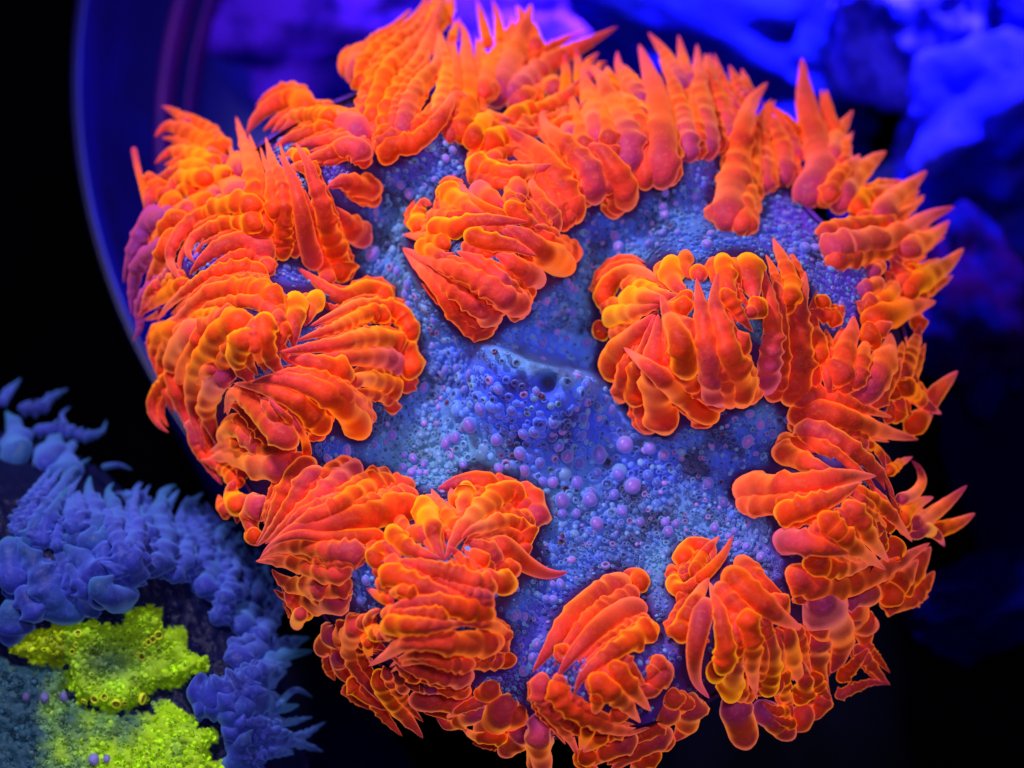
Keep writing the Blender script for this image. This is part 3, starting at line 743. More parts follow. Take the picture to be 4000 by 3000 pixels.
BLUE = """
s 40 k.2: 0 310, 60 220, 140 130
s 55 k.3: 130 330, 250 330, 340 260, 455 200
s 32 k0: 450 470, 410 380, 465 320
s 60 k.4: 230 480, 400 470, 560 515, 670 490, 710 410
s 60 k.4: 1000 1010, 900 930, 760 890
s 32 k0: 700 720, 790 710, 880 740
s 70 k.6: 1440 1240, 1320 1090, 1270 980, 1350 890
s 40 k0: 1100 1000, 1150 930, 1190 870
s 90 k.8: 1620 1520, 1590 1380, 1560 1260, 1600 1150
s 85 k1: 1740 1560, 1660 1420, 1560 1290
s 130 k1: 100 640, 100 480, 40 350
s 140 k1: 280 740, 340 620, 400 500
s 110 k1: 430 760, 440 650, 490 540
s 110 k1: 640 1160, 610 1010, 590 870, 600 780
s 100 k1.2: 960 1250, 940 1120, 900 1000, 860 930
s 95 k1.2: 1250 1420, 1250 1270, 1160 1140, 1120 1060
s 80 k.6: 180 1240, 260 1070, 350 930, 430 820, 500 730, 605 660
s 75 k.3: 300 1250, 300 1130, 380 960, 460 850
s 110 k1: 660 1230, 480 1200, 370 1200
s 120 k1.3: 820 1450, 870 1330, 850 1200, 800 1080, 740 960, 720 880, 755 825
s 110 k1.4: 1000 1440, 1060 1320, 1080 1190, 1050 1060, 1070 940, 1110 870, 1175 845
s 100 k1.4: 1330 1570, 1380 1460, 1420 1330, 1450 1210, 1490 1120, 1575 1100
s 95 k1.2: 1640 1620, 1720 1530, 1740 1450, 1780 1360
s 150 k1.2 b: 80 1540, 70 1360, 60 1210
s 150 k1.3: 390 1650, 300 1500, 200 1330, 120 1200
s 150 k1.4: 650 1640, 680 1520, 600 1400, 500 1300, 400 1230
s 130 k1.2 b: 780 1600, 700 1560, 620 1480
u 150 k1 b: 60 820, 80 680, 60 560
u 100 k1.4: 1570 760, 1620 670, 1690 560, 1740 440, 1760 330
u 105 k1.3: 1590 1010, 1610 920, 1730 870, 1880 840, 2060 790
u 130 k1: 1270 1150, 1420 1180, 1590 1110, 1740 1020, 1880 920, 2080 880
u 120 k1: 1480 1340, 1580 1260, 1720 1230, 1880 1260, 1990 1240
u 40 k0: 1850 1240, 1960 1140, 2080 1190
u 60 k.3: 1560 1360, 1720 1380, 1900 1360, 2080 1320
u 60 k.4: 1600 1470, 1780 1420, 1980 1450, 2170 1350
u 70 k.5: 1650 1600, 1750 1500, 1950 1490, 2150 1550
u 120 k.8: 1560 1650, 1600 1500, 1680 1400
"""


def parse(txt):
    out = []
    for ln in txt.strip().splitlines():
        if ln.startswith('#') or ':' not in ln: continue
        h, b = ln.split(':'); h = h.split(); x0, y0, sc = TILES[h[0]]
        kw = {}
        names = dict(f='fade', y='yel', p='pink', k='knob', z='dz')
        for t in h[2:]:
            if t == 'b': kw['blunt'] = True
            else: kw[names[t[0]]] = float(t[1:])
        pts = [(x0+float(a.split()[0])/sc, y0+float(a.split()[1])/sc) for a in b.split(',')]
        out.append((pts, float(h[1])/sc, kw))
    return out

# ------------------------------------------------------------------ the orange anemone
base = P(2050, 1600, -3.0)
anem = empty('rock_flower_anemone', base, 'large open rock flower anemone with glowing orange tentacles and a blue speckled disc', 'anemone')
def sub(o, p): o.parent = p; return o

# tentacles
ftint = []
def fillers(specs, field, buf, mat, parent, **over):
    # more tentacles underneath, between the ones that can be told apart
    objs = []
    for pts, r, kw in specs:
        if r*RS < (28 if mat is M_TENT else 34) or kw.get('fade', 0) > 0.85 or len(pts) < 4 or kw.get('knob', 1) < 0.3: continue
        a = np.array(pts[0]); b = np.array(pts[-1]); d = (b-a)/(np.linalg.norm(b-a)+1e-6); nrm = np.array((-d[1], d[0]))
        sh = nrm*rng.choice([-1, 1])*r*rng.uniform(0.5, 1.5 if mat is M_TENT else 1.9)
        p2 = [tuple(np.array(p)+sh) for p in pts][:-1]
        k2 = dict(fade=0.15, lat=1.0 if mat is M_TENT else 2.0, yel=rng.uniform(0, .3), pink=0.3, knob=1.0)
        if mat is not M_TENT and max(max(float(bil(SG1, *q)), float(bil(SG2, *q))) for q in p2) > -25: continue
        objs.append(tentacle(p2, r*(0.68 if mat is M_TENT else 0.5), parent=parent, field=field, buf=buf, mat=mat, dz=-0.012, **k2))
    return objs
def join_parts(objs, name, parent, mat):
    vs, fs, ts, off = [], [], [], 0
    for o in objs:
        me = o.data; n = len(me.vertices)
        v = np.zeros(n*3, np.float32); me.vertices.foreach_get('co', v); v = v.reshape(-1, 3)+np.array(o.location)
        f = np.zeros(len(me.loops), np.int32); me.loops.foreach_get('vertex_index', f)
        t = np.zeros(n*4, np.float32); me.attributes['tint'].data.foreach_get('color', t)
        vs.append(v); fs.append(f.reshape(-1, 4)+off); ts.append(t.reshape(-1, 4)); off += n
        bpy.data.objects.remove(o)
    o = link(name, build_mesh(name, np.vstack(vs), np.vstack(fs), {'tint': np.vstack(ts)}), mat, parent)
    o['kind'] = 'stuff'
    return o
specs = parse(ORANGE)
under = fillers(specs, HG, BUF, M_TENT, anem)
BUF = np.where(BUF > HG, HG+(BUF-HG)*0.4, BUF)
under += fillers(specs, HG, BUF, M_TENT, anem)
BUF = np.where(BUF > HG, HG+(BUF-HG)*0.22, BUF)
made = []
for pts, r, kw in specs:
    _, L = spline(pts, 10)
    inframe = np.mean([(-80 < x < 4080) and (-80 < y < 3080) for x, y in pts])
    kw.setdefault('yel', 0.25)
    o = tentacle(pts, r, parent=anem, buf=BUF, **kw)
    made.append((r*L*inframe, o))
made.sort(key=lambda t: -t[0])
# the smallest of them, past the limit, stay geometry in one part
join_parts([o for _, o in made[295:]]+under, 'small_tentacles', anem, M_TENT)
def blur(A, k):
    for _ in range(k):
        A = (A+np.roll(A, 1, 0)+np.roll(A, -1, 0)+np.roll(A, 1, 1)+np.roll(A, -1, 1))/5
    return A
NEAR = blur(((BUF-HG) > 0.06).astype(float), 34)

# oral disc: one folded sheet, coloured by pigment zones, with shade painted in around the tentacles
def fbm(x, y, z=0.0, s=1.0):
    return noise.fractal(Vector((x*s, y*s, z)), 0.9, 2.1, 4)
def disc_tint(px, py):
    a = fbm(px, py, 1.7, 1/420.); b = fbm(px, py, 6.2, 1/300.); c = fbm(px, py, 9.1, 1/120.)
    blue = np.array((0.045, 0.085, 0.62)); teal = np.array((0.11, 0.27, 0.50)); vio = np.array((0.12, 0.035, 0.55)); dark = np.array((0.03, 0.012, 0.06))
    r = math.hypot((px-2080)/1.15, py-1500)
    t = min(1, max(0, 0.25+a*0.9+0.45*math.exp(-((r-520)/260)**2)))
    col = blue*(1-t)+teal*t
    mouth = math.exp(-(((px-2080)/300)**2+((py-1480)/190)**2))
    col = col*(1-mouth)+np.array((0.05, 0.10, 0.95))*mouth
    vv = -(px-2090)*0.31+(py-1425)*0.95; uu = (px-2090)*0.95+(py-1425)*0.31
    cr = math.exp(-(uu/230)**4-((vv-8)/40)**2)*0.8; col = col*(1-cr)+np.array((0.14, 0.36, 0.75))*cr
    o = min(1, max(0, (r-820)/350+b*0.35))
    col = col*(1-o)+vio*o
    d = min(0.85, max(0, c*1.3-0.04+0.8*max(0, fbm(px, py, 12.4, 1/260.))*(r > 420)))
    pu = min(1, max(0, (float(bil(NEAR, px, py))-0.08)/0.24)); col = col*(1-pu)+np.array((0.042, 0.008, 0.085))*pu  # shade under the tentacles put into the skin colour, with the purple flesh there
    # the skin colour darkens towards the throat
    th = math.exp(-((px-2140)**2+(py-1495)**2)/(2*30**2)); d = max(d, th)
    return col*(1-d)+dark*d
st = 14
xs = np.arange(480, 3760, st); ys = np.arange(200, 3060, st)
X, Y = np.meshgrid(xs, ys)
# warp the grid's outer points onto the smooth outline
SDg = bil(SD, X, Y)
keep = SDg > -26
Z = hfield(X, Y, SDg)
fine = np.array([noise.fractal(Vector((x/60, y/60, 3.3)), 1.0, 2.0, 3) for x, y in zip(X.ravel(), Y.ravel())]).reshape(X.shape)
Zd = Z+fine*0.022-0.02
gxd = (bil(SD, X+8, Y)-bil(SD, X-8, Y))/16; gyd = (bil(SD, X, Y+8)-bil(SD, X, Y-8))/16
mv = np.clip(-SDg, 0, 26)
X0, Y0 = X+gxd*mv, Y+gyd*mv
V = Pn(X0.ravel(), Y0.ravel(), Zd.ravel())
idx = np.arange(X.size).reshape(X.shape)
kq = keep[:-1, :-1] & keep[1:, :-1] & keep[:-1, 1:] & keep[1:, 1:]
F = np.stack([idx[:-1, :-1][kq], idx[1:, :-1][kq], idx[1:, 1:][kq], idx[:-1, 1:][kq]], 1)
used, inv = np.unique(F, return_inverse=True); F = inv.reshape(F.shape); V = V[used]
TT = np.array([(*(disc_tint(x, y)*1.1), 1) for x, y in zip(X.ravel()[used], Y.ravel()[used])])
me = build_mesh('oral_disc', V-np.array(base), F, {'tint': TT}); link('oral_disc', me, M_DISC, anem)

# column under the disc
M_COL = plain('column_skin', (0.06, 0.008, 0.05), (0.03, 0.006, 0.06), 6, 0.6, 0.03)
rings = [(-140, 0, 1.0), (-60, -.25, .95), (0, -.7, .85), (0, -1.3, .68), (0, -2.0, .55), (0, -2.6, .52), (0, -3.0, .62)]
nV = []; cen = np.array([2060, 1620.])
for k, (off, zz, sc) in enumerate(rings):
    for q in OUTS[::2]:
        p = cen+(q-cen)*(sc if k else 0.99)
        z0 = bil(HG, *(cen+(q-cen)*0.97))
        zr = (z0 if k < 2 else -0.35)+zz if zz > -1 else zz
        a = P(p[0], p[1], float(zr)); nV.append((a[0], a[1], zr))
m_ = len(OUTS[::2]); idx = np.arange(len(rings)*m_).reshape(len(rings), m_)
F = np.stack([idx[:-1].ravel(), idx[1:].ravel(), np.roll(idx, -1, 1)[1:].ravel(), np.roll(idx, -1, 1)[:-1].ravel()], 1)
me = build_mesh('column', np.array(nV)-np.array(base), F); link('column', me, M_COL, anem)

# vesicles: rounded pimples with a dimpled cap, all over the disc
def dome_template(ns, prof):
    v, f = [], []
    for (rr, hh) in prof:
        for i in range(ns):
            a = 2*math.pi*i/ns; v.append((rr*math.cos(a), rr*math.sin(a), hh))
    for k in range(len(prof)-1):
        for i in range(ns):
            j = (i+1) % ns; f.append((k*ns+i, k*ns+j, (k+1)*ns+j, (k+1)*ns+i))
    v.append((0, 0, prof[-1][1])); c = len(v)-1; b = (len(prof)-1)*ns
    for i in range(0, ns, 2): f.append((b+i, b+(i+1) % ns, b+(i+2) % ns, c))
    return np.array(v), np.array(f)
DOME = dome_template(8, [(0.85, -0.5), (1.02, 0.15), (0.92, 0.62), (0.62, 0.90), (0.30, 0.98)])
CUP = dome_template(8, [(0.85, -0.5), (1.0, 0.1), (0.95, 0.55), (0.72, 0.78), (0.45, 0.62), (0.3, 0.25)])
BIGD = dome_template(14, [(0.6, -0.6), (0.92, -0.1), (1.0, 0.3), (0.95, 0.65), (0.75, 0.95), (0.45, 1.1), (0.2, 1.14)])
def surf_frame(field, px, py):
    e = 12.0
    h0 = float(bil(field, px, py)); p0 = np.array(P(px, py, h0))
    a = np.array(P(px+e, py, float(bil(field, px+e, py))))-p0; b = np.array(P(px, py-e, float(bil(field, px, py-e))))-p0
    nn = np.cross(a, b); nn /= np.linalg.norm(nn); a /= np.linalg.norm(a); b = np.cross(nn, a)
    return p0, a, b, nn
def place(T, field, px, py, rpx, squash, hgt, ang, sink=0.0):
    p0, a, b, nn = surf_frame(field, px, py)
    r = rpx*depth(px, py, p0[2])/FPX
    ca, sa = math.cos(ang), math.sin(ang)
    e1 = (a*ca+b*sa)*r*squash; e2 = (-a*sa+b*ca)*r
    up = nn*0.75+np.array((0, -ST, CT))*0.25
    return p0-nn*sink*r+T[:, :1]*e1+T[:, 1:2]*e2+T[:, 2:3]*up*r*hgt, p0
VIS = [(620, 1640, 0)]
def jit(col, s=0.25):
    return tuple(min(1.0, max(0.002, c*(1+rng.uniform(-s, s)))) for c in col)
acc = {'v': [], 'f': [], 't': []}; off = 0
step = 19
for gy_ in np.arange(330, 2960, step):
    for gx_ in np.arange(620, 3700, step):
        px = gx_+rng.uniform(-10, 10)+(step/2 if int(gy_/step) % 2 else 0); py = gy_+rng.uniform(-10, 10)
        sd = float(bil(SD, px, py))
        if sd < 20: continue
        if float(bil(BUF, px, py)) > float(bil(HG, px, py))+0.10: continue
        nr = float(bil(NEAR, px, py))
        if nr > 0.20 and rng.random() < min(0.93, nr*3): continue
        mouth = math.exp(-(((px-2120)/290)**2+((py-1440)/140)**2))
        inner = math.hypot((px-2150)/1.3, py-1640) < 330
        if inner and rng.random() < 0.5: continue
        if rng.random() < mouth*0.8+0.04: continue
        rr = rng.choice([7, 8, 9, 10, 11, 12]) if rng.random() < 0.92 else rng.uniform(13, 20)
        if py > 1950 and rng.random() < 0.4: rr *= 0.85
        if inner: rr *= 1.6
        elif math.hypot(px-2100, py-1600) < 620: rr *= 1.2
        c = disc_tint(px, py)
        lum = rng.uniform(0.95, 1.8)*(1 if inner else 0.85); c = c*lum
        u = rng.random() if nr < 0.30 else 1
        if u < 0.07: c = np.array((0.38, 0.20, 0.72))*rng.uniform(.7, 1.1)
        elif u < 0.22: c = np.array((0.16, 0.32, 0.72))*rng.uniform(.8, 1.1)
        elif u < 0.228: c = np.array((0.10, 0.015, 0.07))
        T, Ff = CUP if rng.random() < 0.5 else DOME
        v, _ = place(T, HG, px, py, rr, rng.uniform(0.75, 1.0), rng.uniform(0.5, 1.1), rng.uniform(0, 3.1), sink=0.1)
        acc['v'].append(v); acc['f'].append(Ff+off); off += len(v)
        tt = np.ones((len(v), 4)); tt[:, :3] = np.clip(c, 0.002, 1)
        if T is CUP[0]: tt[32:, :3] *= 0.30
        acc['t'].append(tt)
o = link('small_vesicles', build_mesh('small_vesicles', np.vstack(acc['v'])-np.array(base), np.vstack(acc['f']), {'tint': np.vstack(acc['t'])}), M_VES, anem)
o['kind'] = 'stuff'
# larger ones, each a part: (x, y, radius, squash, pinkness 0..1)
BIG = [(1462,998,36,.65,.95),(1423,963,18,.8,.9),(2405,924,22,.85,.9),(2421,968,26,.9,.75),(2774,920,22,.8,.95),(2762,968,28,.85,.95),(2540,960,20,.8,.5),
       (2597,752,18,.8,.7),(2589,806,20,1,.8),(2597,843,19,1,.85),(2708,770,16,1,.6),(2590,912,17,.9,.6),(2650,915,16,1,.5),(2990,895,17,1,.5),
       (3052,900,22,.8,.4),(3110,925,20,.9,.3),(3090,990,20,.9,.5),(3142,975,26,.85,.6),(3180,975,20,1,.85),(2965,870,16,1,.4),
       (1883,1590,27,.9,.35),(1845,1655,34,.8,.7),(1745,1735,26,.8,.9),(1786,1708,24,.9,.7),(1770,1712,20,.9,.7),(1945,1712,28,.85,.45),
       (2035,1763,28,.85,.6),(2210,1778,30,.9,.7),(2335,1780,40,.75,.35),(2440,1742,36,.95,.7),(2540,1752,26,.95,.6),(2590,1780,24,.95,.7),
       (1615,1795,24,.7,.9),(1575,1829,20,.8,.7),(1660,1818,22,.6,.85),(1611,1855,22,.9,.9),(1640,1853,16,.8,.8),(1595,1890,24,.8,1),(1577,1780,14,1,.6),
       (1948,1827,22,.8,.8),(2050,1830,28,.7,.8),(1810,1817,18,.9,.7),(2155,1883,24,.9,.75),(2252,1885,28,.9,.4),(2470,1900,36,.9,.75),(2415,1858,28,.9,.35),
       (2193,1958,36,.85,.6),(2303,1955,32,.9,.55),(2310,1928,24,.8,.5),(2195,2008,20,.9,.4),(2250,2008,20,.9,.5),(2329,2045,30,.9,.85),(2398,1935,24,.8,.3),
       (2430,2000,24,.9,.5),(2500,2040,20,.9,.6),(2597,2043,20,.9,.7),(2640,2048,18,.9,.7),(2610,2080,24,.9,.7),(2530,1858,24,.9,.0),(2565,1890,20,.9,.0),
       (1525,1700,22,.9,.6),(1460,1740,16,.9,.6),(1350,1770,22,.8,1),(1347,1755,20,.9,1),(1335,1790,20,.7,1),(1690,1940,14,1,.5),(1275,1793,22,.75,1),
       (2925,1612,20,.9,1),(2965,1652,24,.75,.95),(2922,1722,30,.75,1),(3000,1640,16,.9,.4),(3020,1700,20,.9,.3),(3078,1640,18,.8,.4),
       (2767,1887,24,.9,.5),(2830,1963,22,.9,.5),(2795,2070,24,.85,.7),(2978,2180,22,.9,.95),(2920,2140,20,.9,.6),(2985,2245,18,.9,.6),(2880,2130,18,.9,.8),
       (2850,2100,16,1,.8),(2875,2080,16,1,.7),(2000,2405,20,.9,.7),(2040,2412,20,.8,.8),(2100,2520,26,.8,.7),(2085,2570,20,.9,.7),(2055,2620,22,.9,.95),
       (2010,2400,22,.7,.6),(2150,2290,20,.9,.5),(2160,2350,22,.9,.5),(2130,2345,18,.9,.5),(2185,2290,28,.6,.5),(2015,2300,14,.9,.6),(1930,2320,14,1,.4),
       (1435,2265,22,.8,.5),(1415,2340,20,.8,.5),(1390,2240,16,.8,.4),(2270,1700,22,.8,.2),(2160,1650,24,.85,.2),(2090,1680,24,.9,.2),(2050,1690,26,.8,.3),
       (1820,1520,16,1,.3),(1745,1450,22,.7,.5),(1790,1440,18,.8,.4),(1840,1465,22,.7,.4),(1655,1515,24,.7,.7),(1950,1515,22,.8,.3),(2090,1530,18,.8,.5),
       (2300,1340,22,.9,.6),(2110,1350,18,.8,.5),(2120,1330,16,.8,.5),(2210,1325,16,.9,.4),(2235,1220,18,.9,.4),(2080,1190,16,.9,.3),(2220,1120,20,.9,.7),
       (2210,1100,16,.9,.8),(2240,1130,16,.9,.8),(2160,1170,18,.8,.3),(1440,1140,14,.9,.4),(1400,1110,16,.9,.4),(1540,1240,18,.8,.3),(1600,1110,22,.9,.4),
       (1590,1150,22,.9,.5),(1600,1190,18,.9,.5),(1560,1060,20,.9,.5),(1625,1290,20,.8,.3),(1700,1250,20,.8,.3),(1570,720,20,.9,.9),(1605,755,24,.9,.9),
       (1700,700,14,.9,.6),(1740,620,18,.9,.8),(1765,590,18,.8,.8),(1440,2000,16,.9,.4),(2280,1500,22,.8,.2),(2360,1560,20,.9,.2),(2380,1600,24,.9,.25),
       (2270,1630,22,.9,.2),(2180,1740,24,.9,.3),(2110,1800,22,.9,.2),(2260,1810,24,.9,.2),(2330,1850,22,.9,.1),(2120,1880,20,.9,.3),(2000,1600,22,.9,.1)]
MESHD = {}
vk = []
for i, (px, py, rr, sq, pk) in enumerate(BIG):
    pk *= 0.72
    T, Ff = BIGD
    v, p0 = place(T, HG, px, py, rr, sq, rng.uniform(0.9, 1.25), rng.uniform(-0.6, 0.6), sink=-0.15)
    v = v+(T[:, 2:3] > 0.2)*np.array([rng.uniform(-1, 1), rng.uniform(-1, 1), 0])*0.1*rr/1000
    c = np.array((0.08, 0.13, 0.72))*(1-pk)+np.array((0.44, 0.17, 0.72))*pk
    c = c*rng.uniform(0.8, 1.15)
    tt = np.ones((len(v), 4)); tt[:, :3] = np.clip(c, 0, 1)
    tt[:28, :3] = np.array((0.07, 0.14, 0.66))
    tt[28:56, :3] = tt[28:56, :3]*0.5+np.array((0.07, 0.14, 0.66))*0.5
    o = link('vesicle', build_mesh('vesicle', v-p0, Ff, {'tint': tt}), M_VES, anem)
    o.location = Vector(p0-np.array(base))

# ------------------------------------------------------------------ the blue anemone, lower left
ZB = -0.45
base2 = P(300, 2700, -3.0)
an2 = empty('blue_anemone', base2, 'smaller blue knobbly anemone with a yellow green disc, at the lower left corner', 'anemone')
OUT2 = np.array([(-300,1700),(60,1740),(330,1830),(520,1990),(700,2110),(860,2230),(980,2420),(1070,2620),(1140,2800),(1170,3050),(1150,3400),(700,3700),(-200,3700),(-500,2600)], float)
OUT2S = smooth_closed(OUT2, 160)
SD2 = sdf(GX, GY, OUT2S[::3])
def h2(X, Y, sd):
    h = np.full(X.shape, ZB)
    h = h+0.25*np.exp(-((X-200)**2+(Y-2250)**2)/(2*260**2))+0.16*np.exp(-((X-620)**2+(Y-2150)**2)/(2*220**2))+0.2*np.exp(-((X-950)**2+(Y-2600)**2)/(2*200**2))
    h = h-0.20*np.exp(-((X-560)**2/(2*300**2)+(Y-2500)**2/(2*160**2)))+0.10*np.exp(-((X-500)**2+(Y-2450)**2)/(2*130**2))
    e = np.clip(sd, -600, 260)
    return h+np.where(e < 0, e/1000*1.1-0.35, -0.35*(1-e/260)**2)
HG2 = h2(GX, GY, SD2); BUF2 = HG2.copy()
GREEN1 = [(50,880),(250,740),(480,690),(700,690),(830,640),(980,580),(1080,620),(1130,700),(1230,760),(1330,880),(1390,950),(1350,1020),(1180,1100),(1000,1150),(960,1230),(780,1270),(550,1230),(470,1160),(420,980),(180,940)]
GREEN2 = [(-200,960),(200,985),(420,1010),(470,1240),(800,1290),(1120,1240),(1250,1330),(1400,1390),(1460,1480),(1400,1560),(1450,1750),(-200,1900)]
G1 = np.array([(x/1.7015, 2025+y/1.7015) for x, y in GREEN1]); G2 = np.array([(x/1.7015, 2025+y/1.7015) for x, y in GREEN2])
G1S = smooth_closed(G1, 120); G2S = smooth_closed(G2, 120)
SG1 = sdf(GX, GY, G1S[::2]); SG2 = sdf(GX, GY, G2S[::2])
def tint2(px, py):
    u1 = float(bil(SG1, px, py)); u2 = float(bil(SG2, px, py))
    n1 = fbm(px, py, 4.4, 1/70.); n2 = fbm(px, py, 2.2, 1/170.)
    e = 45*n1
    bright = np.array((0.42, 0.76, 0.012)); olive = np.array((0.16, 0.32, 0.02)); teal = np.array((0.016, 0.06, 0.11)); blue = np.array((0.002, 0.003, 0.04))
    if u1+e > 0:
        t = min(1, max(0, 0.25+n2*1.2+0.5*math.exp(-(((px-720)/110)**2+((py-2610)/60)**2))))
        g = math.exp(-(((px-430)/110)**2+((py-2590)/70)**2))*0.9
        col = bright*(0.6+0.4*t)*(1-g)+np.array((0.06, 0.14, 0.08))*g
        col = col*(1-0.6*min(1, max(0, n1*1.1-0.05)))
        if px < 250: col = col*np.array((1.1, 0.85, 0.5))
        return col
    if u2+e > 0:
        t = min(1, max(0, (px-120)/480+n2*0.9))
        return teal*(1-t)+(bright*0.8 if t > .6 else olive*1.6)*t
    return blue
st = 12
xs = np.arange(-260, 1420, st); ys = np.arange(1420, 3240, st)
X, Y = np.meshgrid(xs, ys); S2 = bil(SD2, X, Y)
lift = np.clip(bil(SG1, X, Y)/40, 0, 1)*0.10+np.clip(bil(SG2, X, Y)/40, 0, 1)*0.10
def H2L(px, py): return float(bil(HG2, px, py))
HG2L = HG2+np.clip(SG1/40, 0, 1)*0.10+np.clip(SG2/40, 0, 1)*0.10
fine = np.array([noise.fractal(Vector((x/30, y/30, 8.3)), 1.0, 2.0, 3) for x, y in zip(X.ravel(), Y.ravel())]).reshape(X.shape)
Z = bil(HG2L, X, Y)+fine*0.03
kk = S2 > -40
V = Pn(X.ravel(), Y.ravel(), Z.ravel()); idx = np.arange(X.size).reshape(X.shape)
kq = kk[:-1, :-1] & kk[1:, :-1] & kk[:-1, 1:] & kk[1:, 1:]
F = np.stack([idx[:-1, :-1][kq], idx[1:, :-1][kq], idx[1:, 1:][kq], idx[:-1, 1:][kq]], 1)
used, inv = np.unique(F, return_inverse=True); F = inv.reshape(F.shape); V = V[used]
TT = np.array([(*tint2(x, y), 1) for x, y in zip(X.ravel()[used], Y.ravel()[used])])
M_DISC2 = disc_material('green_disc_skin', 0.12)
link('oral_disc', build_mesh('oral_disc', V-np.array(base2), F, {'tint': TT}), M_DISC2, an2)
rings = [(0.99, None), (0.98, -1.4), (0.8, -1.9), (0.62, -2.5), (0.6, -3.0)]
nV = []; cen2 = np.array([350, 2650.])
for sc, zz in rings:
    for q in OUT2S[::2]:
        p = cen2+(q-cen2)*sc
        zr = float(bil(HG2, *(cen2+(q-cen2)*0.98))) if zz is None else zz
        a = P(p[0], p[1], zr); nV.append(a)
m_ = len(OUT2S[::2]); idx = np.arange(len(rings)*m_).reshape(len(rings), m_)
F = np.stack([idx[:-1].ravel(), idx[1:].ravel(), np.roll(idx, -1, 1)[1:].ravel(), np.roll(idx, -1, 1)[:-1].ravel()], 1)
M_COL2 = plain('blue_column_skin', (0.004, 0.006, 0.09), (0.008, 0.012, 0.16), 6, 0.6, 0.03)
link('column', build_mesh('column', np.array(nV)-np.array(base2), F), M_COL2, an2)
acc = {'v': [], 'f': [], 't': []}; off = 0
for gy_ in np.arange(2330, 3060, 17):
    for gx_ in np.arange(-60, 900, 17):
        px = gx_+rng.uniform(-8, 8); py = gy_+rng.uniform(-8, 8)
        e = max(float(bil(SG1, px, py)), float(bil(SG2, px, py)))
        if e < -8+rng.uniform(-14, 4): continue
        c = tint2(px, py)*rng.uniform(0.55, 1.6)
        if c[2] > c[1]*1.5 and rng.random() < .6: continue
        T, Ff = CUP if rng.random() < 0.55 else DOME
        v, _ = place(T, HG2L, px, py, rng.uniform(7, 12), rng.uniform(0.5, 1.0), rng.uniform(0.4, 1.5), rng.uniform(0, 3.1))
        v = v+(T[:, 2:3] > 0.5)*np.array([rng.uniform(-1, 1), rng.uniform(-1, 1), 0])*0.007
        acc['v'].append(v); acc['f'].append(Ff+off); off += len(v)
        tt = np.ones((len(v), 4)); tt[:, :3] = np.clip(c, 0.002, 1)
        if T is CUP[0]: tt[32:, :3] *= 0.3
        acc['t'].append(tt)
M_VES2 = disc_material('green_vesicle_skin', 0.20)
o = link('small_vesicles', build_mesh('small_vesicles', np.vstack(acc['v'])-np.array(base2), np.vstack(acc['f']), {'tint': np.vstack(acc['t'])}), M_VES2, an2)
o['kind'] = 'stuff'
# ring shaped pores in rows
RING = dome_template(16, [(0.8, -0.4), (1.0, 0.0), (1.05, 0.4), (0.95, 0.62), (0.78, 0.55), (0.7, 0.1), (0.66, -0.3)])
for (x, y, rr, c) in [(565,1200,24,.8),(635,1190,30,1),(700,1190,28,.9),(775,1212,38,1),(830,1212,24,.7),(925,1190,40,1),(520,770,26,1),(505,835,20,.8),
                      (480,880,20,.8),(1052,765,32,.9),(1015,795,26,.8),(985,815,24,.8),(960,835,22,.7),(905,885,22,.6),(945,915,26,.5),(300,1195,36,-.5),
                      (400,1190,36,-.6),(180,1190,34,-.3),(630,1605,40,-.9),(715,1600,28,-.8)]:
    px, py = x/1.7015, 2025+y/1.7015
    if c > 0: T, Ff = RING; col = np.array((0.65, 0.72, 0.03))*c
    else: T, Ff = BIGD; col = np.array((0.22, 0.20, 0.65))*(-c)
    v, p0 = place(T, HG2L, px, py, rr/1.7015, 0.85, 1.0, 0.2, sink=-0.5)
    tt = np.ones((len(v), 4)); tt[:, :3] = col
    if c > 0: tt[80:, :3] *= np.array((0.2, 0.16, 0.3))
    o = link('pore' if c > 0 else 'vesicle', build_mesh('pore', v-p0, Ff, {'tint': tt}), M_VES2, an2); o.location = Vector(p0-np.array(base2))
bspecs = parse(BLUE)
ub = []
for _ in range(6): ub += fillers([(p_, r_*.9, k_) for p_, r_, k_ in bspecs], HG2L, BUF2, M_BLUE, an2)
for f_ in ub: f_.name = 'x'
join_parts(ub, 'small_tentacles', an2, M_BLUE)
BUF2 = np.where(BUF2 > HG2L, HG2L+(BUF2-HG2L)*0.4, BUF2)
for pts, r, kw in bspecs:
    kw.setdefault('yel', rng.uniform(0, 0.6)); kw.setdefault('pink', rng.uniform(0.5, 1.0)); kw.setdefault('fade', rng.choice([0, 0, .4, .8, 1.0]) if pts[0][0] < 500 or pts[0][1] > 2500 else rng.uniform(0, .25))
    kw['knob'] = kw.get('knob', 1)*1.0
    tentacle(pts, r*0.64, field=HG2L, buf=BUF2, mat=M_BLUE, parent=an2, zmax=0.8, lat=2.0, M=24, **kw)

# ------------------------------------------------------------------ tank furniture and rocks
def ring_mesh(cx, cy, prof, n=160, a0=0, a1=2*math.pi, origin=(0, 0, 0)):
    V, F = [], []
    for i in range(n+1):
        a = a0+(a1-a0)*i/n
        for (r, z) in prof: V.append((cx+r*math.cos(a)-origin[0], cy+r*math.sin(a)-origin[1], z-origin[2]))
    m = len(prof)
    for i in range(n):
        for k in range(m-1): F.append((i*m+k, i*m+k+1, (i+1)*m+k+1, (i+1)*m+k))
    return V, F
